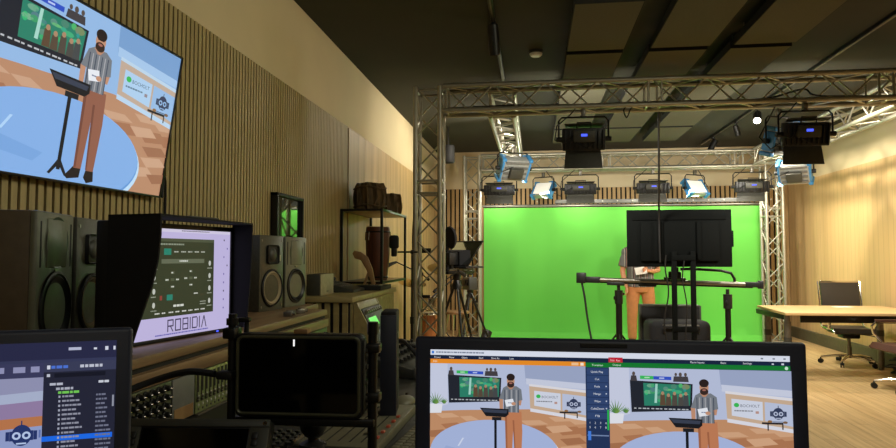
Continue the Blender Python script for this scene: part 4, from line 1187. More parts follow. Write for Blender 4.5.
def editor_screen(sw):
    c = Canvas(sw, .200, 2e-5); W_ = sw
    ink = S(30, 32, 52)
    c.rect(0, 0, W_, .2, ink); c.rect(0, 0, W_, .018, S(42, 44, 74)); c.rect(0, .018, W_, .014, S(56, 60, 92))
    xr = W_
    c.rect(xr - .046, .006, .012, .003, S(190, 194, 220)); c.rect(xr - .022, .007, .003, .002, S(220, 224, 240)); c.rect(xr - .011, .006, .003, .004, S(220, 224, 240)); c.rect(xr - .003, .006, .002, .004, S(220, 224, 240))
    # view of the virtual set
    vx = xr - .0685
    c.rect(0, .021, vx, .016, S(60, 62, 96))
    for i in range(6):
        c.rect(vx - .012 - i * .016, .0245, .008 + i % 2 * .003, .006, S(150, 152, 190), keep=i > 0)
    c.win = (0, .036, vx, .2)
    c.rect(0, .036, vx, .16, S(174, 184, 212)); c.poly([(0, .036), (vx, .036), (vx, .050), (0, .066)], S(150, 152, 186)); c.poly([(0, .075), (vx, .060), (vx, .076), (0, .086)], S(150, 130, 170)); c.poly([(0, .086), (vx, .076), (vx, .086), (0, .100)], S(190, 122, 80))
    c.poly([(0, .100), (vx, .086), (vx, .2), (0, .2)], S(150, 164, 210)); robot_badge(c, vx - .0185, .0945, .0150, S(40, 56, 110), S(190, 210, 246)); c.rect(vx - .0028, .090, .0018, .008, S(100, 120, 180))
    c.win = (0, 0, c.w, c.h)
    # list of scene items at the right
    c.rect(vx, .021, xr - vx, .18, S(38, 40, 58)); c.rect(vx, .021, xr - vx, .010, S(60, 64, 92)); c.rect(vx + .003, .024, .003, .004, S(220, 224, 240)); c.dashes(vx + .007, .0245, .018, .003, S(80, 120, 220), 3); c.dashes(vx + .034, .0245, .024, .003, S(200, 204, 220), 4)
    c.rect(vx + .010, .0325, xr - vx - .02, .0045, S(24, 26, 40)); c.rect(vx + .003, .033, .003, .003, S(200, 204, 220)); c.dashes(vx + .052, .042, .010, .0025, S(210, 214, 226), 5); c.dashes(vx + .006, .0425, .014, .0025, S(190, 194, 210), 6)
    c.dashes(vx + .012, .0475, .018, .0025, S(180, 184, 200), 7); c.dashes(vx + .014, .0515, .022, .0025, S(120, 210, 90), 8)
    for i in range(18):
        y = .056 + i * .0047
        if i == 9: c.rect(vx, y - .0010, xr - vx - .002, .0052, S(30, 110, 240))
        c.rect(vx + .0145, y, .0018, .0022, S(170, 174, 194)); c.dashes(vx + .018, y, .013 + (i * 7 % 5) * .0016, .0019, S(150, 152, 170), 100 + i); c.dashes(vx + .050, y, .011 + (i > 6) * .004, .0019, S(116, 120, 142), 200 + i)
    c.rect(xr - .0028, .058, .0018, .012, S(150, 154, 170)); c.rect(vx, .142, xr - vx, .007, S(56, 60, 84)); c.dashes(vx + .004, .144, .024, .0026, S(190, 194, 210), 9)
    for i in range(3): c.rect(vx + .026 + i * .012, .153, .006, .006, S(150, 160, 200))
    return c
e_ = Vector((.906, .423, 0))
hl = Vector((-.434, .66, 0)) - e_ * .18 + Vector((.423, -.906, 0)) * -.006
laptop('open laptop at the left edge showing a dark editor with a list of items', (hl.x, hl.y, .95), math.atan2(.423, .906), .36, .304, editor_screen, .0132, .0151, R(-.6))

# ------------------------------------------------------------------ small monitor on a rod frame
t = thing('field_monitor', 'blank black field monitor with rounded frame held between two rods on the console', 'monitor', (-.522, 1.42, .862), R(2))
def rrect(x0, x1, z0, z1, r, n=5):
    out = []
    for cx, cz, a0 in ((x1 - r, z1 - r, 0), (x0 + r, z1 - r, PI / 2), (x0 + r, z0 + r, PI), (x1 - r, z0 + r, 1.5 * PI)):
        for i in range(n + 1): out.append((cx + r * math.cos(a0 + PI / 2 * i / n), cz + r * math.sin(a0 + PI / 2 * i / n)))
    return out
MB().prism(rrect(-.152, .142, .125, .312, .014), 'y', .0, .035, bev=.003).build('housing', M['black'], t)
ring = [(p[0], -.002, p[1]) for p in rrect(-.146, .134, .134, .305, .012)]
MB().tube(ring, .0036, 6, closed=True).build('bezel_ring', M['console'], t)
MB().prism(rrect(-.141, .129, .139, .300, .009), 'y', -.0025, .0005).build('screen', M['gloss'], t, False)
b = MB().cyl((-.165, .01, 0), (-.165, .01, .355), .0095, n=14); b.box(-.18, -.15, -.012, .03, .30, .325, .004); b.cyl((-.165, .01, .33), (-.165, .01, .345), .014, n=14); b.cyl((-.14, .03, .30), (-.14, .03, .345), .006, n=10); b.box(-.165, -.13, .02, .034, .335, .345, .002); b.build('left_rod', M['black_metal'], t)
b = MB().cyl((.158, .03, 0), (.158, .03, .335), .0105, n=14); b.cyl((.158, .03, .31), (.158, .03, .338), .0125, n=14); b.box(.142, .177, .01, .045, .16, .18, .004); b.box(.142, .177, .01, .045, .27, .29, .004); b.build('right_rod', M['black_metal'], t)
b = MB().box(.142, .1465, .002, .022, .14, .30, .002)
for z in (.17, .205, .24, .275): b.cyl((.146, .012, z), (.151, .012, z), .006, n=10)
b.build('side_buttons', M['dark_grey'], t)
MB().box(-.018, .014, .002, .03, .312, .322, .002).build('top_shoe', M['brown_wood'], t)
MB().box(-.017, -.0135, -.003, -.0024, .285, .300).build('status_light', M['led_white'], t, False)
b = MB().box(-.168, .165, .012, .024, .104, .122, .003); b.build('cross_bar', M['black_metal'], t)
b = MB().box(-.19, -.152, -.02, .012, .21, .228, .004); b.build('cable_plug', M['rubber'], t)
b = MB()
for xx in (-.165, .158): b.box(xx - .03, xx + .03, -.03, .06, 0, .012, .004)
b.build('foot_plate', M['black_metal'], t)
cable('signal_cable', [(-.95, 1.30, 1.0), (-.93, 1.36, 1.035), (-.88, 1.42, 1.06), (-.80, 1.43, 1.082), (-.72, 1.41, 1.082)], .008, 'black cable crossing the console modules into the left side of the field monitor', m='rubber')

# rack screen unit at the bottom edge
t = thing('screen_unit', 'dark framed screen unit with corner screws propped on the console at the lower left', 'monitor', (-.70, 1.25, .862), R(6), rot=(R(-26), 0, R(6)))
b = MB().box(-.155, .155, -.006, .03, 0, .156, .004); b.build('housing', M['black'], t)
b = MB(); 
b.box(-.155, .155, -.012, -.006, .140, .156, .002); b.box(-.155, -.115, -.012, -.006, 0, .140, .002); b.box(.115, .155, -.012, -.006, 0, .140, .002); b.box(-.115, .115, -.012, -.006, 0, .015, .002)
b.build('frame', M['dark_grey'], t)
MB().box(-.112, .112, -.0085, -.006, .017, .137).build('screen', M['gloss'], t, False)
sc = MB().cyl((0, -.014, 0), (0, -.011, 0), .0045, n=10).build('corner_screw', M['chrome'], t, loc=(-.146, 0, .147))
for q in ((.146, 0, .147), (-.146, 0, .01), (.146, 0, .01)): again(sc, q)
bt = MB().box(-.007, .007, -.016, -.011, -.007, .007, .002).build('button', M['black'], t, loc=(.128, 0, .122))
for q in ((.128, 0, .108), (.128, 0, .084), (-.128, 0, .122), (-.128, 0, .108)): again(bt, q)
MB().box(-.1, .1, .03, .04, .02, .1, .003).build('rear_box', M['black_matt'], t)

# joystick controller
t = thing('joystick_controller', 'black joystick controller with a round knob in front of the field monitor', 'controller', (-.54, 1.56, .862), R(84))
MB().box(-.13, .16, -.07, .20, 0, .022, .005).build('base', M['black_matt'], t)
b = MB().lathe([(.034, .022), (.032, .03), (.02, .036), (.012, .04), (.012, .045)], 20); b.ball((0, 0, .074), .032, n=20); b.build('joystick', M['black'], t)
MB().lathe([(.009, .103), (.009, .108), (.006, .112), (.001, .113)], 14).build('knob_tip', M['chrome'], t)
ky = MB().box(-.006, .006, -.006, .006, 0, .006, .0015).build('button', M['key'], t, loc=(-.10, .07, .022))
for i in range(9):
    for j in range(5):
        if i + j: again(ky, (-.10 + i * .026, .07 + j * .025, .022))
# control surface with faders and lit buttons
t = thing('control_surface', 'flat grey control surface with a row of small reddish lit buttons', 'control surface', CL(.27, -.54, .862), R(88))
MB().box(-.24, .22, -.105, .10, 0, .026, .004).build('panel', M['desk_grey'], t)
b = MB().box(-.24, .22, .10, .108, 0, .034, .002); b.build('edge_rail', M['steel'], t)
lb = MB().box(-.008, .008, -.005, .005, 0, .006, .002).build('lit_button', M['lamp_red'], t, loc=(-.16, -.088, .026))
for k in range(1, 5): again(lb, (-.16 + k * .055, -.088, .026))
b = MB()
for k in range(5): b.box(-.2, .18, -.06 + k * .03, -.056 + k * .03, .026, .0265)
b.build('fader_slot', M['black_matt'], t, False)
fc = MB().box(-.011, .011, -.006, .006, 0, .011, .002).build('fader_cap', M['key'], t, loc=(-.12, -.058, .026))
for k in range(1, 5): again(fc, (-.12 + .07 * (k * 3 % 5), -.058 + k * .03, .026))
def keyboard(label, c0, L, D, cols_, rows_2, rz=CA, extra=0):
    t = thing('keyboard', label, 'keyboard', c0, rz, 'keyboards on the console desk')
    MB().box(-L / 2, L / 2, -D / 2, D / 2, 0, .016, .004).build('case', M['dark_grey'], t)
    cw, cd = (L - .02) / cols_, (D - .02) / rows_2
    k0 = MB().box(-cw * .43, cw * .43, -cd * .42, cd * .42, 0, .007, .0015).build('key', M['desk_grey'], t, loc=(-L / 2 + .01 + cw / 2, -D / 2 + .01 + cd / 2, .016))
    for i in range(cols_):
        for j in range(rows_2):
            if i + j: again(k0, (-L / 2 + .01 + cw * (i + .5), -D / 2 + .01 + cd * (j + .5), .016))
keyboard('dark keyboard beside the lit buttons, left of the front laptop', CL(.24, -.745, .862), .38, .13, 15, 5)
keyboard('small dark keypad behind the mouse on the console desk', CL(.64, -.46, .862), .16, .09, 5, 4)
t = thing('mouse', 'olive grey computer mouse on the console desk beside the small keypad', 'mouse', CL(.585, -.565, .862), CA)
b = MB().ball((0, 0, .012), .034, (1.7, 1.0, .62), 18)
for v in b.bm.verts: v.co.z = max(v.co.z, 0)
b.build('shell', M['desk_grey'], t); MB().cyl((.03, -.004, .031), (.03, .004, .031), .006, n=12).build('scroll_wheel', M['black'], t)
# slim upright computer and small mixer
t = thing('mini_computer', 'slim black upright computer box standing on the console right of the field monitor', 'computer', (-.435, 1.96, .862), R(8))
MB().box(-.023, .023, -.09, .03, 0, .325, .006).build('case', M['black_matt'], t)
MB().box(-.0235, .0235, -.093, -.088, .01, .315, .002).build('front_cover', M['laptop'], t)
MB().box(.0225, .025, -.06, .01, .24, .26, .001).build('side_vent', M['dark_grey'], t, False)
t = thing('small_mixer', 'small grey audio mixer under a looped cable at the far console end', 'mixer', CL(1.30, -.36, .862), CA)
b = MB().prism([(-.11, 0), (.11, 0), (.11, .09), (-.11, .035)], 'x', -.27, .27, bev=.004); b.build('body', M['dark_grey'], t)
b = MB().box(-.275, .275, -.118, -.108, 0, .045, .003); b.build('front_edge', M['steel'], t)
kn = MB().lathe([(.010, 0), (.008, .014), (.001, .015)], 10).build('knob', M['black'], t, loc=(-.22, .05, .078), rot=(R(14), 0, 0))
for i in range(10):
    for j in range(3):
        if i + j: again(kn, (-.22 + i * .05, .05 - j * .045, .078 - j * .0112))
cable('signal_cable', [CL(.98, -.53, .870), CL(1.08, -.48, .93), CL(1.16, -.39, .99), CL(1.30, -.33, .97), CL(1.44, -.42, .92), CL(1.5, -.54, .870)], .008, 'black cable arching over the small grey mixer')
# ------------------------------------------------------------------ slatted cabinet with a sloping rack
t = thing('slatted_cabinet', 'slat-fronted wooden cabinet with a pale top beyond the loudspeakers', 'cabinet', (-1.465, 4.83, 0))
MB().box(-.268, .29, -.69, .67, 1.045, 1.08, .003).build('top_board', M['cab_wood'], t)
MB().box(-.266, .265, -.66, .65, 0, 1.045, .002).build('carcass', M['black_matt'], t, False)
b = MB(); y = -.655
while y < .62:
    b.box(.265, .283, y, y + .034, .0, 1.04); y += .044
b.build('front_slats', M['cab_wood'], t, False)
b = MB(); x = -.262
while x < .24:
    b.box(x, x + .034, -.678, -.66, .0, 1.04); x += .06
b.build('end_slats', M['cab_wood'], t, False)
t = thing('equipment_rack', 'sloping equipment rack with knobs and a green lit display at the cabinet front', 'rack', (-1.178, 4.45, 0), R(90))
# local -y faces the room, x runs along the cabinet
prof = [(0.0, 0), (-.26, 0), (-.24, .62), (-.02, 1.04), (0, 1.04)]
b = MB()
for xx in (-.27, .25): b.prism(prof, 'x', xx, xx + .02)
b.build('cheek', M['cab_wood'], t)
SL = math.atan2(.22, .42)
X = Matrix.Translation((0, -.232, .62)) @ Matrix.Rotation(-SL, 4, 'X')
b = MB().box(-.25, .25, 0, .02, 0, .474, .002, X=X); b.build('face', M['black_matt'], t)
b = MB().box(-.25, .25, .0, .02, .425, .474, .002, X=X @ Matrix.Translation((0, -.006, 0))); b.build('top_rail', M['cream_box'], t)
u1 = MB().box(-.242, .242, -.012, .0, .27, .42, .003, X=X).build('rack_unit', M['dark_grey'], t)
MB().box(-.2, .0, -.0145, -.0115, .29, .35, X=X).build('display', M['led_green'], u1, False)
kk = MB().lathe([(.013, 0), (.011, .02), (.001, .021)], 12, X=Matrix.Rotation(PI / 2, 4, 'X')).build('knob', M['steel'], u1)
for k in range(8):
    o = kk if k == 0 else again(kk, (0, 0, 0)); o.matrix_local = X @ Matrix.Translation((-.2 + k * .055, -.012, .392))
u2 = MB().box(-.242, .242, -.012, .0, .08, .25, .003, X=X).build('rack_unit', M['black'], t)
MB().box(-.12, .2, -.0145, -.0115, .1, .2, X=X).build('display', M['gloss'], u2, False)
b = MB().box(-.25, .25, -.245, -.235, .02, .61, .003); b.build('lower_panel', M['black_matt'], t)
MB().box(-.05, .21, -.249, -.244, .38, .58, .001).build('meter_display', M['led_green'], t, False)

# things on the cabinet
t = thing('desk_radio', 'cream box speaker on the near corner of the cabinet top', 'speaker', (-1.49, 4.42, 1.08), 0)
MB().box(-.05, .045, -.14, .14, 0, .145, .006).build('case', M['dark_grey'], t)
MB().box(.045, .055, -.14, .14, 0, .145, .004).build('front', M['cream_box'], t)
MB().box(.055, .056, -.02, .02, .02, .03).build('badge', M['steel'], t, False)
t = thing('desk_console', 'dark sloped console with buttons on the middle of the cabinet top', 'mixer', (-1.47, 4.86, 1.08), R(90))
MB().prism([(-.15, 0), (.13, 0), (.13, .08), (-.15, .02)], 'x', -.18, .20, bev=.004).build('body', M['dark_grey'], t)
bb = MB().box(-.01, .01, -.008, .008, 0, .008, .002).build('button', M['grey'], t, loc=(-.14, .08, .068), rot=(R(12), 0, 0))
for i in range(6):
    for j in range(3):
        if i + j: again(bb, (-.14 + i * .05, .08 - j * .06, .068 - j * .013))
b = MB().tube([(-.15, .1, .09), (-.08, .11, .10), (.06, .11, .10), (.14, .1, .09)], .016, 8); b.build('handset', M['black'], t)
t = thing('turntable_deck', 'flat black player deck with a shiny disc at the far end of the cabinet top', 'deck', (-1.30, 5.18, 1.08), R(90))
MB().box(-.19, .19, -.11, .13, 0, .035, .005).build('body', M['black_matt'], t)
MB().lathe([(.085, .035), (.085, .042), (.03, .043), (.001, .043)], 28).build('platter', M['chrome'], t)
for k in range(4): MB().cyl((-.15 + k * .03, -.09, .035), (-.15 + k * .03, -.09, .042), .008, n=10).build('button', M['grey'], t)
t = thing('headphone_stand', 'slanted curved brown wooden stand on the cabinet top', 'stand', (-1.42, 5.36, 1.08), R(8))
pf = [(.10, .0), (.075, .0), (.02, .15), (-.03, .235), (-.08, .25), (-.10, .29), (-.085, .315), (-.03, .305), (.03, .26), (.07, .16)]
MB().prism(pf, 'y', -.022, .022, bev=.006).build('curved_post', M['brown_wood'], t)
MB().prism([(-.02, .0), (.0, .0), (.045, .13), (.035, .16)], 'y', -.018, .018, bev=.004).build('brace', M['brown_wood'], t)
MB().box(-.06, .13, -.06, .06, 0, .014, .005).build('foot', M['brown_wood'], t)

# framed glass on the wall
t = thing('picture_frame', 'black framed glass picture on the slatted wall reflecting the green studio', 'picture', (XL + .024, 4.37, 1.30))
b = MB()
w_, h_ = .25, .475
for y0, y1, z0, z1 in ((-w_, -w_ + .022, 0, h_), (w_ - .022, w_, 0, h_), (-w_, w_, 0, .022), (-w_, w_, h_ - .022, h_)): b.box(0, .05, y0, y1, z0, z1, .002)
b.build('frame', M['black_metal'], t)
MB().box(.0, .028, -w_ + .02, w_ - .02, .02, h_ - .02).build('glass', M['mirror'], t, False)

# ------------------------------------------------------------------ metal shelf and percussion
t = thing('metal_shelf', 'tall open shelf with black metal frame beside the cabinet', 'shelf', (-1.535, 6.22, 0))
sx, sy = .185, .53
for a in (-1, 1):
    for b_ in (-1, 1): MB().box(a * sx - .012, a * sx + .012, b_ * sy - .012, b_ * sy + .012, 0, 1.755, .002).build('upright', M['black_metal'], t)
for z, nm in ((1.755, 'top_board'), (1.10, 'shelf_board'), (.35, 'shelf_board')):
    MB().box(-sx + .013, sx - .013, -sy + .013, sy - .013, z, z + .018, .002).build(nm, M['cab_wood'], t)
    b = MB().box(-sx - .012, sx + .012, -sy - .012, -sy + .0125, z, z + .02); b.box(-sx - .012, sx + .012, sy - .0125, sy + .012, z, z + .02)
    b.box(-sx - .012, -sx + .0125, -sy, sy, z, z + .02); b.box(sx - .0125, sx + .012, -sy, sy, z, z + .02)
    b.build('rail', M['black_metal'], t, False)
def bark(mb, r, h, seed, n=34):
    rr = random.Random(seed); ph = [rr.uniform(0, 6.28) for _ in range(4)]
    rings = []
    for i in range(9):
        u = i / 8; z = h * u; base = r * (1 + .10 * math.sin(PI * u) - .05 * (u > .9))
        rings.append([((base + .016 * math.sin(9 * a + ph[0] + 2 * u) * (.4 + .6 * math.sin(3 * a + ph[1]) ** 2) + .009 * math.sin(17 * a + ph[2] + 3 * u)) * math.cos(a), (base + .016 * math.sin(9 * a + ph[0] + 2 * u) + .008 * math.sin(15 * a + ph[3])) * math.sin(a), z + .006 * math.sin(5 * a + ph[2])) for a in [2 * PI * k / n for k in range(n)]])
    mb.loft(rings)
    rings = [[((r * .78) * math.cos(a), (r * .78) * math.sin(a), zz) for a in [2 * PI * k / n for k in range(n)]] for zz in (h * .985, h * 1.012)]
    mb.loft(rings, mi=1)
t = thing('log_drum', 'dark bark-covered wooden drum on top of the metal shelf', 'drum', (-1.545, 6.02, 1.775))
b = MB(); bark(b, .135, .26, 3); b.build('shell', [M['driftwood'], M['driftwood']], t)
b = MB()
for z in (.045, .215): b.tube([(.152 * math.cos(a), .152 * math.sin(a), z + .01 * math.sin(3 * a)) for a in [2 * PI * i / 26 for i in range(26)]], .009, 6, closed=True)
for k in range(12):
    a = 2 * PI * k / 12; b.tube([(.152 * math.cos(a), .152 * math.sin(a), .045), (.156 * math.cos(a + .2), .156 * math.sin(a + .2), .13), (.152 * math.cos(a), .152 * math.sin(a), .215)], .005, 5)
b.build('lacing', M['driftwood'], t)
t = thing('log_drum', 'smaller bark-covered wooden drum behind the larger one on the shelf', 'drum', (-1.46, 6.46, 1.775))
b = MB(); bark(b, .115, .20, 8); b.build('shell', [M['driftwood'], M['driftwood']], t)
t = thing('conga_drum', 'red brown conga drum standing inside the metal shelf', 'drum', (-1.485, 6.10, 1.12))
MB().lathe([(.09, 0), (.098, .08), (.112, .22), (.118, .34), (.116, .48), (.112, .505), (.001, .505)], 30).build('shell', M['drum_wood'], t)
b = MB()
for z in (.03, .46): b.lathe([(.116 if z > .1 else .096, z - .008), (.122 if z > .1 else .101, z), (.116 if z > .1 else .096, z + .008)], 30)
b.build('hoop', M['black_metal'], t); MB().lathe([(.113, .505), (.110, .512), (.001, .513)], 30).build('drum_head', M['drumskin'], t)
for k in range(6):
    a = 2 * PI * k / 6; MB().tube([(.122 * math.cos(a), .122 * math.sin(a), .46), (.126 * math.cos(a), .126 * math.sin(a), .38)], .005, 6).build('tension_lug', M['chrome'], t)

# ------------------------------------------------------------------ microphones, cameras and stands by the front tower
t = thing('microphone_stand', 'black microphone stand with a short arm beside the metal shelf', 'stand', (-1.06, 5.62, 0))
b = MB().cyl((0, 0, .03), (0, 0, .8), .013, n=10); b.cyl((0, 0, .78), (0, 0, 1.40), .009, n=10); b.cyl((0, 0, .76), (0, 0, .82), .018, n=12); b.build('pole', M['black_metal'], t)
MB().lathe([(.13, 0), (.13, .012), (.03, .03), (.001, .03)], 24).build('base', M['black_metal'], t)
b = MB().tube([(.05, 0, 1.385), (-.05, 0, 1.385), (-.125, 0, 1.385)], .008, 8); b.ball((0, 0, 1.385), .02, n=8); b.build('boom_arm', M['black_metal'], t)
t = thing('studio_microphone', 'large black studio microphone held in front of the conga drum', 'microphone', (-1.222, 5.62, 1.345))
MB().lathe([(.02, 0), (.026, .01), (.026, .07), (.030, .075)], 20).build('body', M['black'], t)
MB().lathe([(.034, .072), (.043, .085), (.043, .165), (.034, .185), (.001, .19)], 22).build('foam_windscreen', M['hood'], t)
MB().tube([(.0, 0, .04), (.035, 0, .04), (.04, 0, .035)], .006, 6).build('shock_mount', M['steel'], t)
def boom_stand(label, x, y, h, a, L):
    t = thing('boom_stand', label, 'stand', (x, y, 0), a, 'boom stands in the percussion corner')
    b = MB().cyl((0, 0, .25), (0, 0, h), .012, n=10); b.cyl((0, 0, h * .55), (0, 0, h * .6), .02, n=10); b.build('pole', M['black_metal'], t)
    for k in range(3):
        q = 2 * PI * k / 3; MB().tube([(0, 0, .3), (.28 * math.cos(q), .28 * math.sin(q), .012)], .009, 6).build('leg', M['black_metal'], t)
    b = MB().tube([(-.2 * L, 0, h - .15 * L), (0, 0, h), (.8 * L, 0, h + .35 * L)], .007, 6); b.ball((0, 0, h), .022, n=8); b.cyl((-.24 * L, 0, h - .18 * L), (-.16 * L, 0, h - .12 * L), .016, n=8); b.build('boom', M['black_metal'], t)
    b = MB().tube([(.8 * L, 0, h + .35 * L), (.8 * L + .06, 0, h + .30 * L), (.8 * L + .13, 0, h + .22 * L)], [.012, .02, .024], 10); b.build('microphone', M['black'], t)
boom_stand('boom stand with a microphone just left of the front truss tower', -1.25, 7.2, 1.15, R(215), .38)
boom_stand('boom stand with a microphone seen through the front truss tower', -.98, 6.75, 1.05, R(60), .40)
boom_stand('boom stand with a microphone in the corner behind the cymbals', -1.40, 9.75, 1.2, R(-20), .45)
t = thing('light_pole', 'slim black stand pole rising behind the front left truss tower', 'stand', (-1.16, 6.62, 0))
b = MB().cyl((0, 0, .04), (0, 0, 1.42), .016, n=10); b.cyl((0, 0, .9), (0, 0, .97), .026, n=12); b.box(-.01, .10, -.012, .012, .92, .95, .003); b.build('pole', M['black_metal'], t)
MB().lathe([(.16, 0), (.16, .014), (.03, .04), (.001, .04)], 24).build('base', M['black_metal'], t)
MB().box(-.03, .11, -.012, .012, 1.38, 1.43, .006).build('top_clamp', M['black_metal'], t)
t = thing('hand_drum', 'amber wooden drum standing on the floor behind the front truss tower', 'drum', (-1.24, 7.6, 0))
MB().lathe([(.10, 0), (.11, .04), (.135, .35), (.13, .58), (.12, .68), (.001, .68)], 28).build('shell', M['orange_wood'], t)
MB().lathe([(.128, .66), (.133, .67), (.128, .685)], 28).build('hoop', M['chrome'], t); MB().lathe([(.124, .682), (.121, .69), (.001, .692)], 28).build('drum_head', M['drumskin'], t)
for k in range(8):
    a = 2 * PI * k / 8; MB().tube([(.135 * math.cos(a), .135 * math.sin(a), .66), (.142 * math.cos(a), .142 * math.sin(a), .5)], .005, 6).build('tension_lug', M['chrome'], t)
t = thing('round_stool', 'round wooden topped stool with chrome legs between truss tower and green screen', 'stool', (-.99, 8.28, 0))
MB().lathe([(.14, .615), (.165, .62), (.17, .635), (.165, .65), (.001, .652)], 32).build('seat', M['brown_wood'], t)
for k in range(4):
    a = 2 * PI * k / 4 + .4; MB().tube([(.11 * math.cos(a), .11 * math.sin(a), .616), (.19 * math.cos(a), .19 * math.sin(a), .0)], .011, 8).build('leg', M['chrome'], t)
MB().tube([(.165 * math.cos(a), .165 * math.sin(a), .2) for a in [2 * PI * i / 28 for i in range(28)]], .008, 6, closed=True).build('foot_ring', M['chrome'], t)

def tripod(t, h, spread, a0=0.3, r=.014):
    for k in range(3):
        a = a0 + 2 * PI * k / 3; ca, sa = math.cos(a), math.sin(a)
        q = MB().tube([(.035 * ca, .035 * sa, h), (.6 * spread * ca, .6 * spread * sa, h * .42), (spread * ca, spread * sa, .012)], [r * 1.15, r, r * .8], 8)
        q.ball((.6 * spread * ca, .6 * spread * sa, h * .42), r * 1.6, n=8); q.ball((spread * ca, spread * sa, .016), .016, n=8)
        q.build('leg', M['black_metal'], t)
t = thing('camera_tripod', 'black tripod with a fluid head carrying the prompter rig', 'tripod', (-.86, 7.25, 0))
tripod(t, 1.0, .40, .9)
b = MB().lathe([(.055, .98), (.06, 1.02), (.045, 1.05), (.035, 1.08), (.05, 1.10), (.05, 1.15), (.001, 1.15)], 20); b.build('fluid_head', M['black'], t)
b = MB().tube([(-.04, -.02, 1.09), (-.16, -.16, .98), (-.24, -.24, .90)], [.008, .008, .013], 8); b.build('pan_handle', M['black_metal'], t)
t = thing('teleprompter', 'teleprompter rig with black hood and slanted glass beside the front truss tower', 'teleprompter', (-.86, 7.25, 1.15), R(62))
# local +x points to the presenter
MB().box(-.24, .28, -.06, .06, 0, .035, .006).build('base_plate', M['black_metal'], t)
b = MB()
for yy in (-.04, .04): b.cyl((-.2, yy, .05), (.30, yy, .05), .009, n=10)
b.build('rods', M['steel'], t)
b = MB().box(-.22, -.05, -.06, .06, .10, .24, .012); b.cyl((-.05, 0, .17), (.06, 0, .17), .042, n=18); b.box(-.14, -.1, -.03, .03, .055, .10, .004); b.build('camera', M['black'], t)
b = MB().box(-.07, .29, -.17, .17, .065, .085, .004); b.build('text_monitor', M['black_matt'], t)
X = Matrix.Translation((-.05, 0, .09)) @ Matrix.Rotation(R(-42), 4, 'Y')
b = MB(); b.box(0, .42, -.19, -.175, -.006, .006, .002, X=X); b.box(0, .42, .175, .19, -.006, .006, .002, X=X); b.box(.405, .42, -.19, .19, -.006, .006, .002, X=X); b.box(.0, .015, -.19, .19, -.006, .006, .002, X=X); b.build('glass_frame', M['black_metal'], t)
MB().box(.012, .408, -.176, .176, -.002, .002, X=X).build('glass', M['mirror'], t, False)
rg = [[(-.06, y, z) for y, z in ((-.08, .09), (.08, .09), (.08, .25), (-.08, .25))], [(.01, y, z) for y, z in ((-.12, .13), (.12, .13), (.12, .27), (-.12, .27))], [(.05, y, z) for y, z in ((-.15, .19), (.15, .19), (.15, .26), (-.15, .26))]]
MB().loft(rg, cap=(True, False)).build('hood', M['hood'], t)
b = MB().lathe([(.10, .0), (.105, .02), (.09, .05), (.001, .055)], 22, X=Matrix.Translation((-.22, -.06, .40)) @ Matrix.Rotation(R(80), 4, 'Y') @ Matrix.Diagonal((1.2, .7, 1, 1))); b.box(-.21, -.17, -.02, .02, .035, .36, .004); b.build('return_monitor', M['hood'], t)
t = thing('camera_tripod', 'second black tripod carrying a box camera beside the green screen edge', 'tripod', (-.86, 8.75, 0))
tripod(t, .80, .36, .25)
MB().lathe([(.045, .78), (.05, .82), (.03, .85), (.04, .87), (.04, .895), (.001, .895)], 18).build('fluid_head', M['black'], t)
b = MB().tube([(.02, -.03, .86), (.1, -.16, .74)], [.007, .011], 8); b.build('pan_handle', M['black_metal'], t)
t = thing('box_camera', 'dark box camera on the second tripod left of the green screen', 'camera', (-.86, 8.75, .895), R(35))
b = MB().box(-.065, .065, -.1, .1, .0, .17, .014); b.build('body', M['dark_grey'], t)
b = MB().cyl((0, .1, .09), (0, .19, .09), .045, n=18); b.cyl((0, .19, .09), (0, .2, .09), .05, n=18); b.build('lens', M['black'], t)
b = MB().tube([(0, -.07, .17), (0, -.06, .21), (0, .05, .21), (0, .06, .17)], .01, 8); b.build('top_handle', M['black'], t)
MB().box(-.067, -.12, -.08, .02, .06, .14, .004).build('side_screen', M['gloss'], t)
t = thing('flat_case', 'low black equipment case on the floor at the foot of the green screen', 'case', (-.78, 9.35, 0), R(5))
MB().box(-.22, .22, -.16, .16, .0, .16, .012).build('case_body', M['black_matt'], t)
MB().box(-.225, .225, -.165, .165, .1, .112, .003).build('lid_trim', M['steel'], t)
t = thing('lamp_head', 'small black lamp head on the floor leaning at the left edge of the screen', 'studio light', (-.72, 9.0, 0), R(-30))
b = MB().tube([(0, 0, .10), (0, .06, .18), (0, .14, .30)], [.055, .06, .07], 14); b.build('lamp_can', M['black'], t)
b = MB().tube([(-.09, .02, .01), (-.085, .05, .16), (-.08, .06, .18)], .008, 6); b.tube([(.09, .02, .01), (.085, .05, .16), (.08, .06, .18)], .008, 6); b.box(-.1, .1, -.04, .1, 0, .012, .003); b.tube([(0, 0, .1), (0, -.02, .05), (0, 0, .01)], .02, 8); b.build('floor_bracket', M['black_metal'], t)
for k, pts in enumerate(([(-1.30, 6.9, .013), (-1.2, 6.7, .013), (-1.35, 6.4, .013), (-1.3, 5.9, .013), (-1.1, 5.9, .013), (-1.0, 6.4, .013), (-.8, 6.9, .013)],
                        [(-1.0, 7.0, .010), (-.7, 7.3, .010), (-.75, 7.9, .010), (-.55, 8.5, .010), (-.75, 9.15, .010)],
                        [(-1.16, 6.30, 1.9), (-1.18, 6.28, 1.5), (-1.165, 6.3, 1.0), (-1.18, 6.29, .5), (-1.2, 6.3, .015), (-1.3, 6.6, .013)])):
    cable('power_cable', pts, (.011, .009, .008)[k], ('black cable snaking on the floor around the front left truss tower', 'thin black cable on the floor leading to the flat case by the screen', 'black cable running down the side of the front left truss tower')[k])

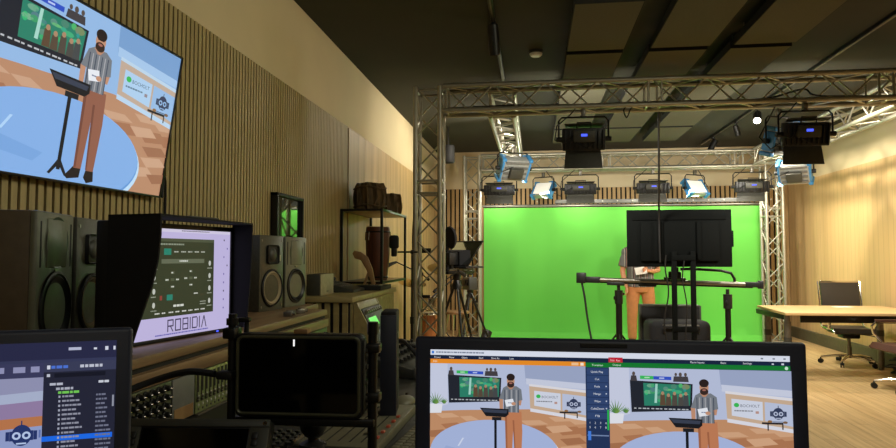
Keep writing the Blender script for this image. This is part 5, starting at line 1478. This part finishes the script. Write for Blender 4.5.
t = thing('snare_drum', 'chrome snare drum on a low stand behind the front truss tower', 'drum', (-1.32, 8.30, 0))
b = MB().lathe([(.165, .70), (.17, .705), (.17, .82), (.165, .825), (.001, .826)], 30); b.build('shell', M['chrome'], t)
b = MB()
for z in (.703, .822): b.lathe([(.169, z - .006), (.177, z), (.169, z + .006)], 30, cap=False)
b.build('hoop', M['chrome'], t); MB().lathe([(.163, .826), (.001, .829)], 30).build('drum_head', M['drumskin'], t)
for k in range(8):
    a = 2 * PI * k / 8; MB().tube([(.177 * math.cos(a), .177 * math.sin(a), .82), (.18 * math.cos(a), .18 * math.sin(a), .76), (.177 * math.cos(a), .177 * math.sin(a), .705)], .006, 6).build('tension_lug', M['steel'], t)
b = MB().cyl((0, 0, .2), (0, 0, .69), .014, n=10)
for k in range(3):
    a = 2 * PI * k / 3; b.tube([(0, 0, .32), (.24 * math.cos(a), .24 * math.sin(a), .012)], .009, 6); b.tube([(0, 0, .62), (.17 * math.cos(a), .17 * math.sin(a), .695)], .008, 6)
b.build('stand', M['chrome'], t)
def cymbal(label, x, y, h, tilt, r):
    t = thing('cymbal_stand', label, 'cymbal', (x, y, 0), .6, 'cymbals in the percussion corner')
    b = MB().cyl((0, 0, .25), (0, 0, h), .011, n=10); b.cyl((0, 0, h * .6), (0, 0, h * .65), .019, n=10); b.build('pole', M['chrome'], t)
    for k in range(3):
        q = 2 * PI * k / 3; MB().tube([(0, 0, .36), (.27 * math.cos(q), .27 * math.sin(q), .012)], .009, 6).build('leg', M['chrome'], t)
    X = Matrix.Translation((0, 0, h)) @ Matrix.Rotation(tilt, 4, 'X')
    MB().lathe([(r, 0), (r * .6, .012), (r * .22, .02), (r * .18, .035), (.01, .045), (.001, .045)], 36, X=X).build('cymbal_plate', M['brass'], t)
    MB().cyl((0, 0, .04), (0, 0, .075), .012, n=10, X=X).build('wing_nut', M['steel'], t)
cymbal('lower brass cymbal on a chrome stand beside the amber drum', -1.48, 7.86, 1.02, R(18), .17)
cymbal('higher brass cymbal on a chrome stand behind the snare drum', -1.30, 9.05, 1.16, R(24), .19)
# ------------------------------------------------------------------ light
def area(loc, aim, size, power, col=(1, .95, .84), sy=None, spread=180):
    l = bpy.data.lights.new('area_light', 'AREA'); l.energy = power; l.color = col; l.size = size; l.spread = R(spread)
    if sy: l.shape = 'RECTANGLE'; l.size_y = sy
    o = bpy.data.objects.new('area_light', l); COL.objects.link(o)
    o.location = loc; o.rotation_euler = (Vector(aim) - Vector(loc)).to_track_quat('-Z', 'Y').to_euler()
    return o
def spotl(loc, aim, power, angle=70, blend=.6, col=(1, .90, .72), rad=.06):
    l = bpy.data.lights.new('spot_light', 'SPOT'); l.energy = power; l.color = col; l.spot_size = R(angle); l.spot_blend = blend; l.shadow_soft_size = rad
    o = bpy.data.objects.new('spot_light', l); COL.objects.link(o)
    o.location = loc; o.rotation_euler = (Vector(aim) - Vector(loc)).to_track_quat('-Z', 'Y').to_euler()
    return o
# the panels on the trusses light the screen
for x in (-.55, .74, 1.86, 3.34):
    area((x, RY + .10, 2.40), (x, 11.0 + .3, .9),   .44, 8, sy=.13)
for x in (.47, 2.62):
    area((x, FY + .16, 2.40), (x * .8 + .3, 11.0, 1.0), .36, 54, sy=.18)
# softlights turned into the room
area((.13, RY + .13, 2.36), (-.1, 8.2, 0.6), .22, 16)
area((2.50, RY + .13, 2.36), (3.4, 8.2, 0.8), .22, 22)
area((3.26, 9.08, 2.36), (2.0, 10.9, .8), .3, 26)
area((-.24, 8.36, 2.36), (.6, 11, .9), .26, 22)
# warm track lamps over the table and along the right wall
spotl((2.85, 8.9, 3.06), (4.2, 8.5, .4), 165, 125)
spotl((2.85, 7.0, 3.06), (3.9, 6.6, .0), 190, 120)
spotl((2.87, 9.4, 3.03), (4.25, 10.4, .7), 100, 115)
spotl((2.85, 4.95, 3.05), (3.8, 5.2, 0), 110, 120)
spotl((-.31, 8.9, 3.1), (-1.76, 8.2, 1.6), 90, 150)
area((2.0, 2.6, 3.15), (-1.5, 2.4, .9), 1.2, 58, col=(1, .98, .74))  # added fill for the near left side, not a lamp of the room
area((.5, -1.4, 2.7), (0, 1.4, .9), 1.0, 9, col=(1, .98, .86))  # added weak fill behind the camera, lifts surfaces facing it
w = bpy.data.worlds.new('studio_world'); scene.world = w; w.use_nodes = True
w.node_tree.nodes['Background'].inputs[0].default_value = (.01, .01, .01, 1)

# ------------------------------------------------------------------ camera
cam = bpy.data.cameras.new('camera'); co = bpy.data.objects.new('camera', cam); COL.objects.link(co)
cam.sensor_width = 36; cam.lens = 650 / 896 * 36; cam.clip_start = .02; cam.clip_end = 60
co.location = (0, 0, 1.35)
co.rotation_euler = (R(90 + 2.818), 0, R(7.528))
scene.camera = co
vs = scene.view_settings
scene.display_settings.display_device = 'sRGB'
vs.view_transform = 'Standard'; vs.look = 'None'; vs.gamma = 1.0; vs.exposure = 0.0; vs.use_curve_mapping = False
cy = scene.cycles
cy.max_bounces = 8; cy.diffuse_bounces = 5; cy.glossy_bounces = 4; cy.sample_clamp_indirect = 6.0; cy.caustics_reflective = False; cy.caustics_refractive = False
cy.use_denoising = True
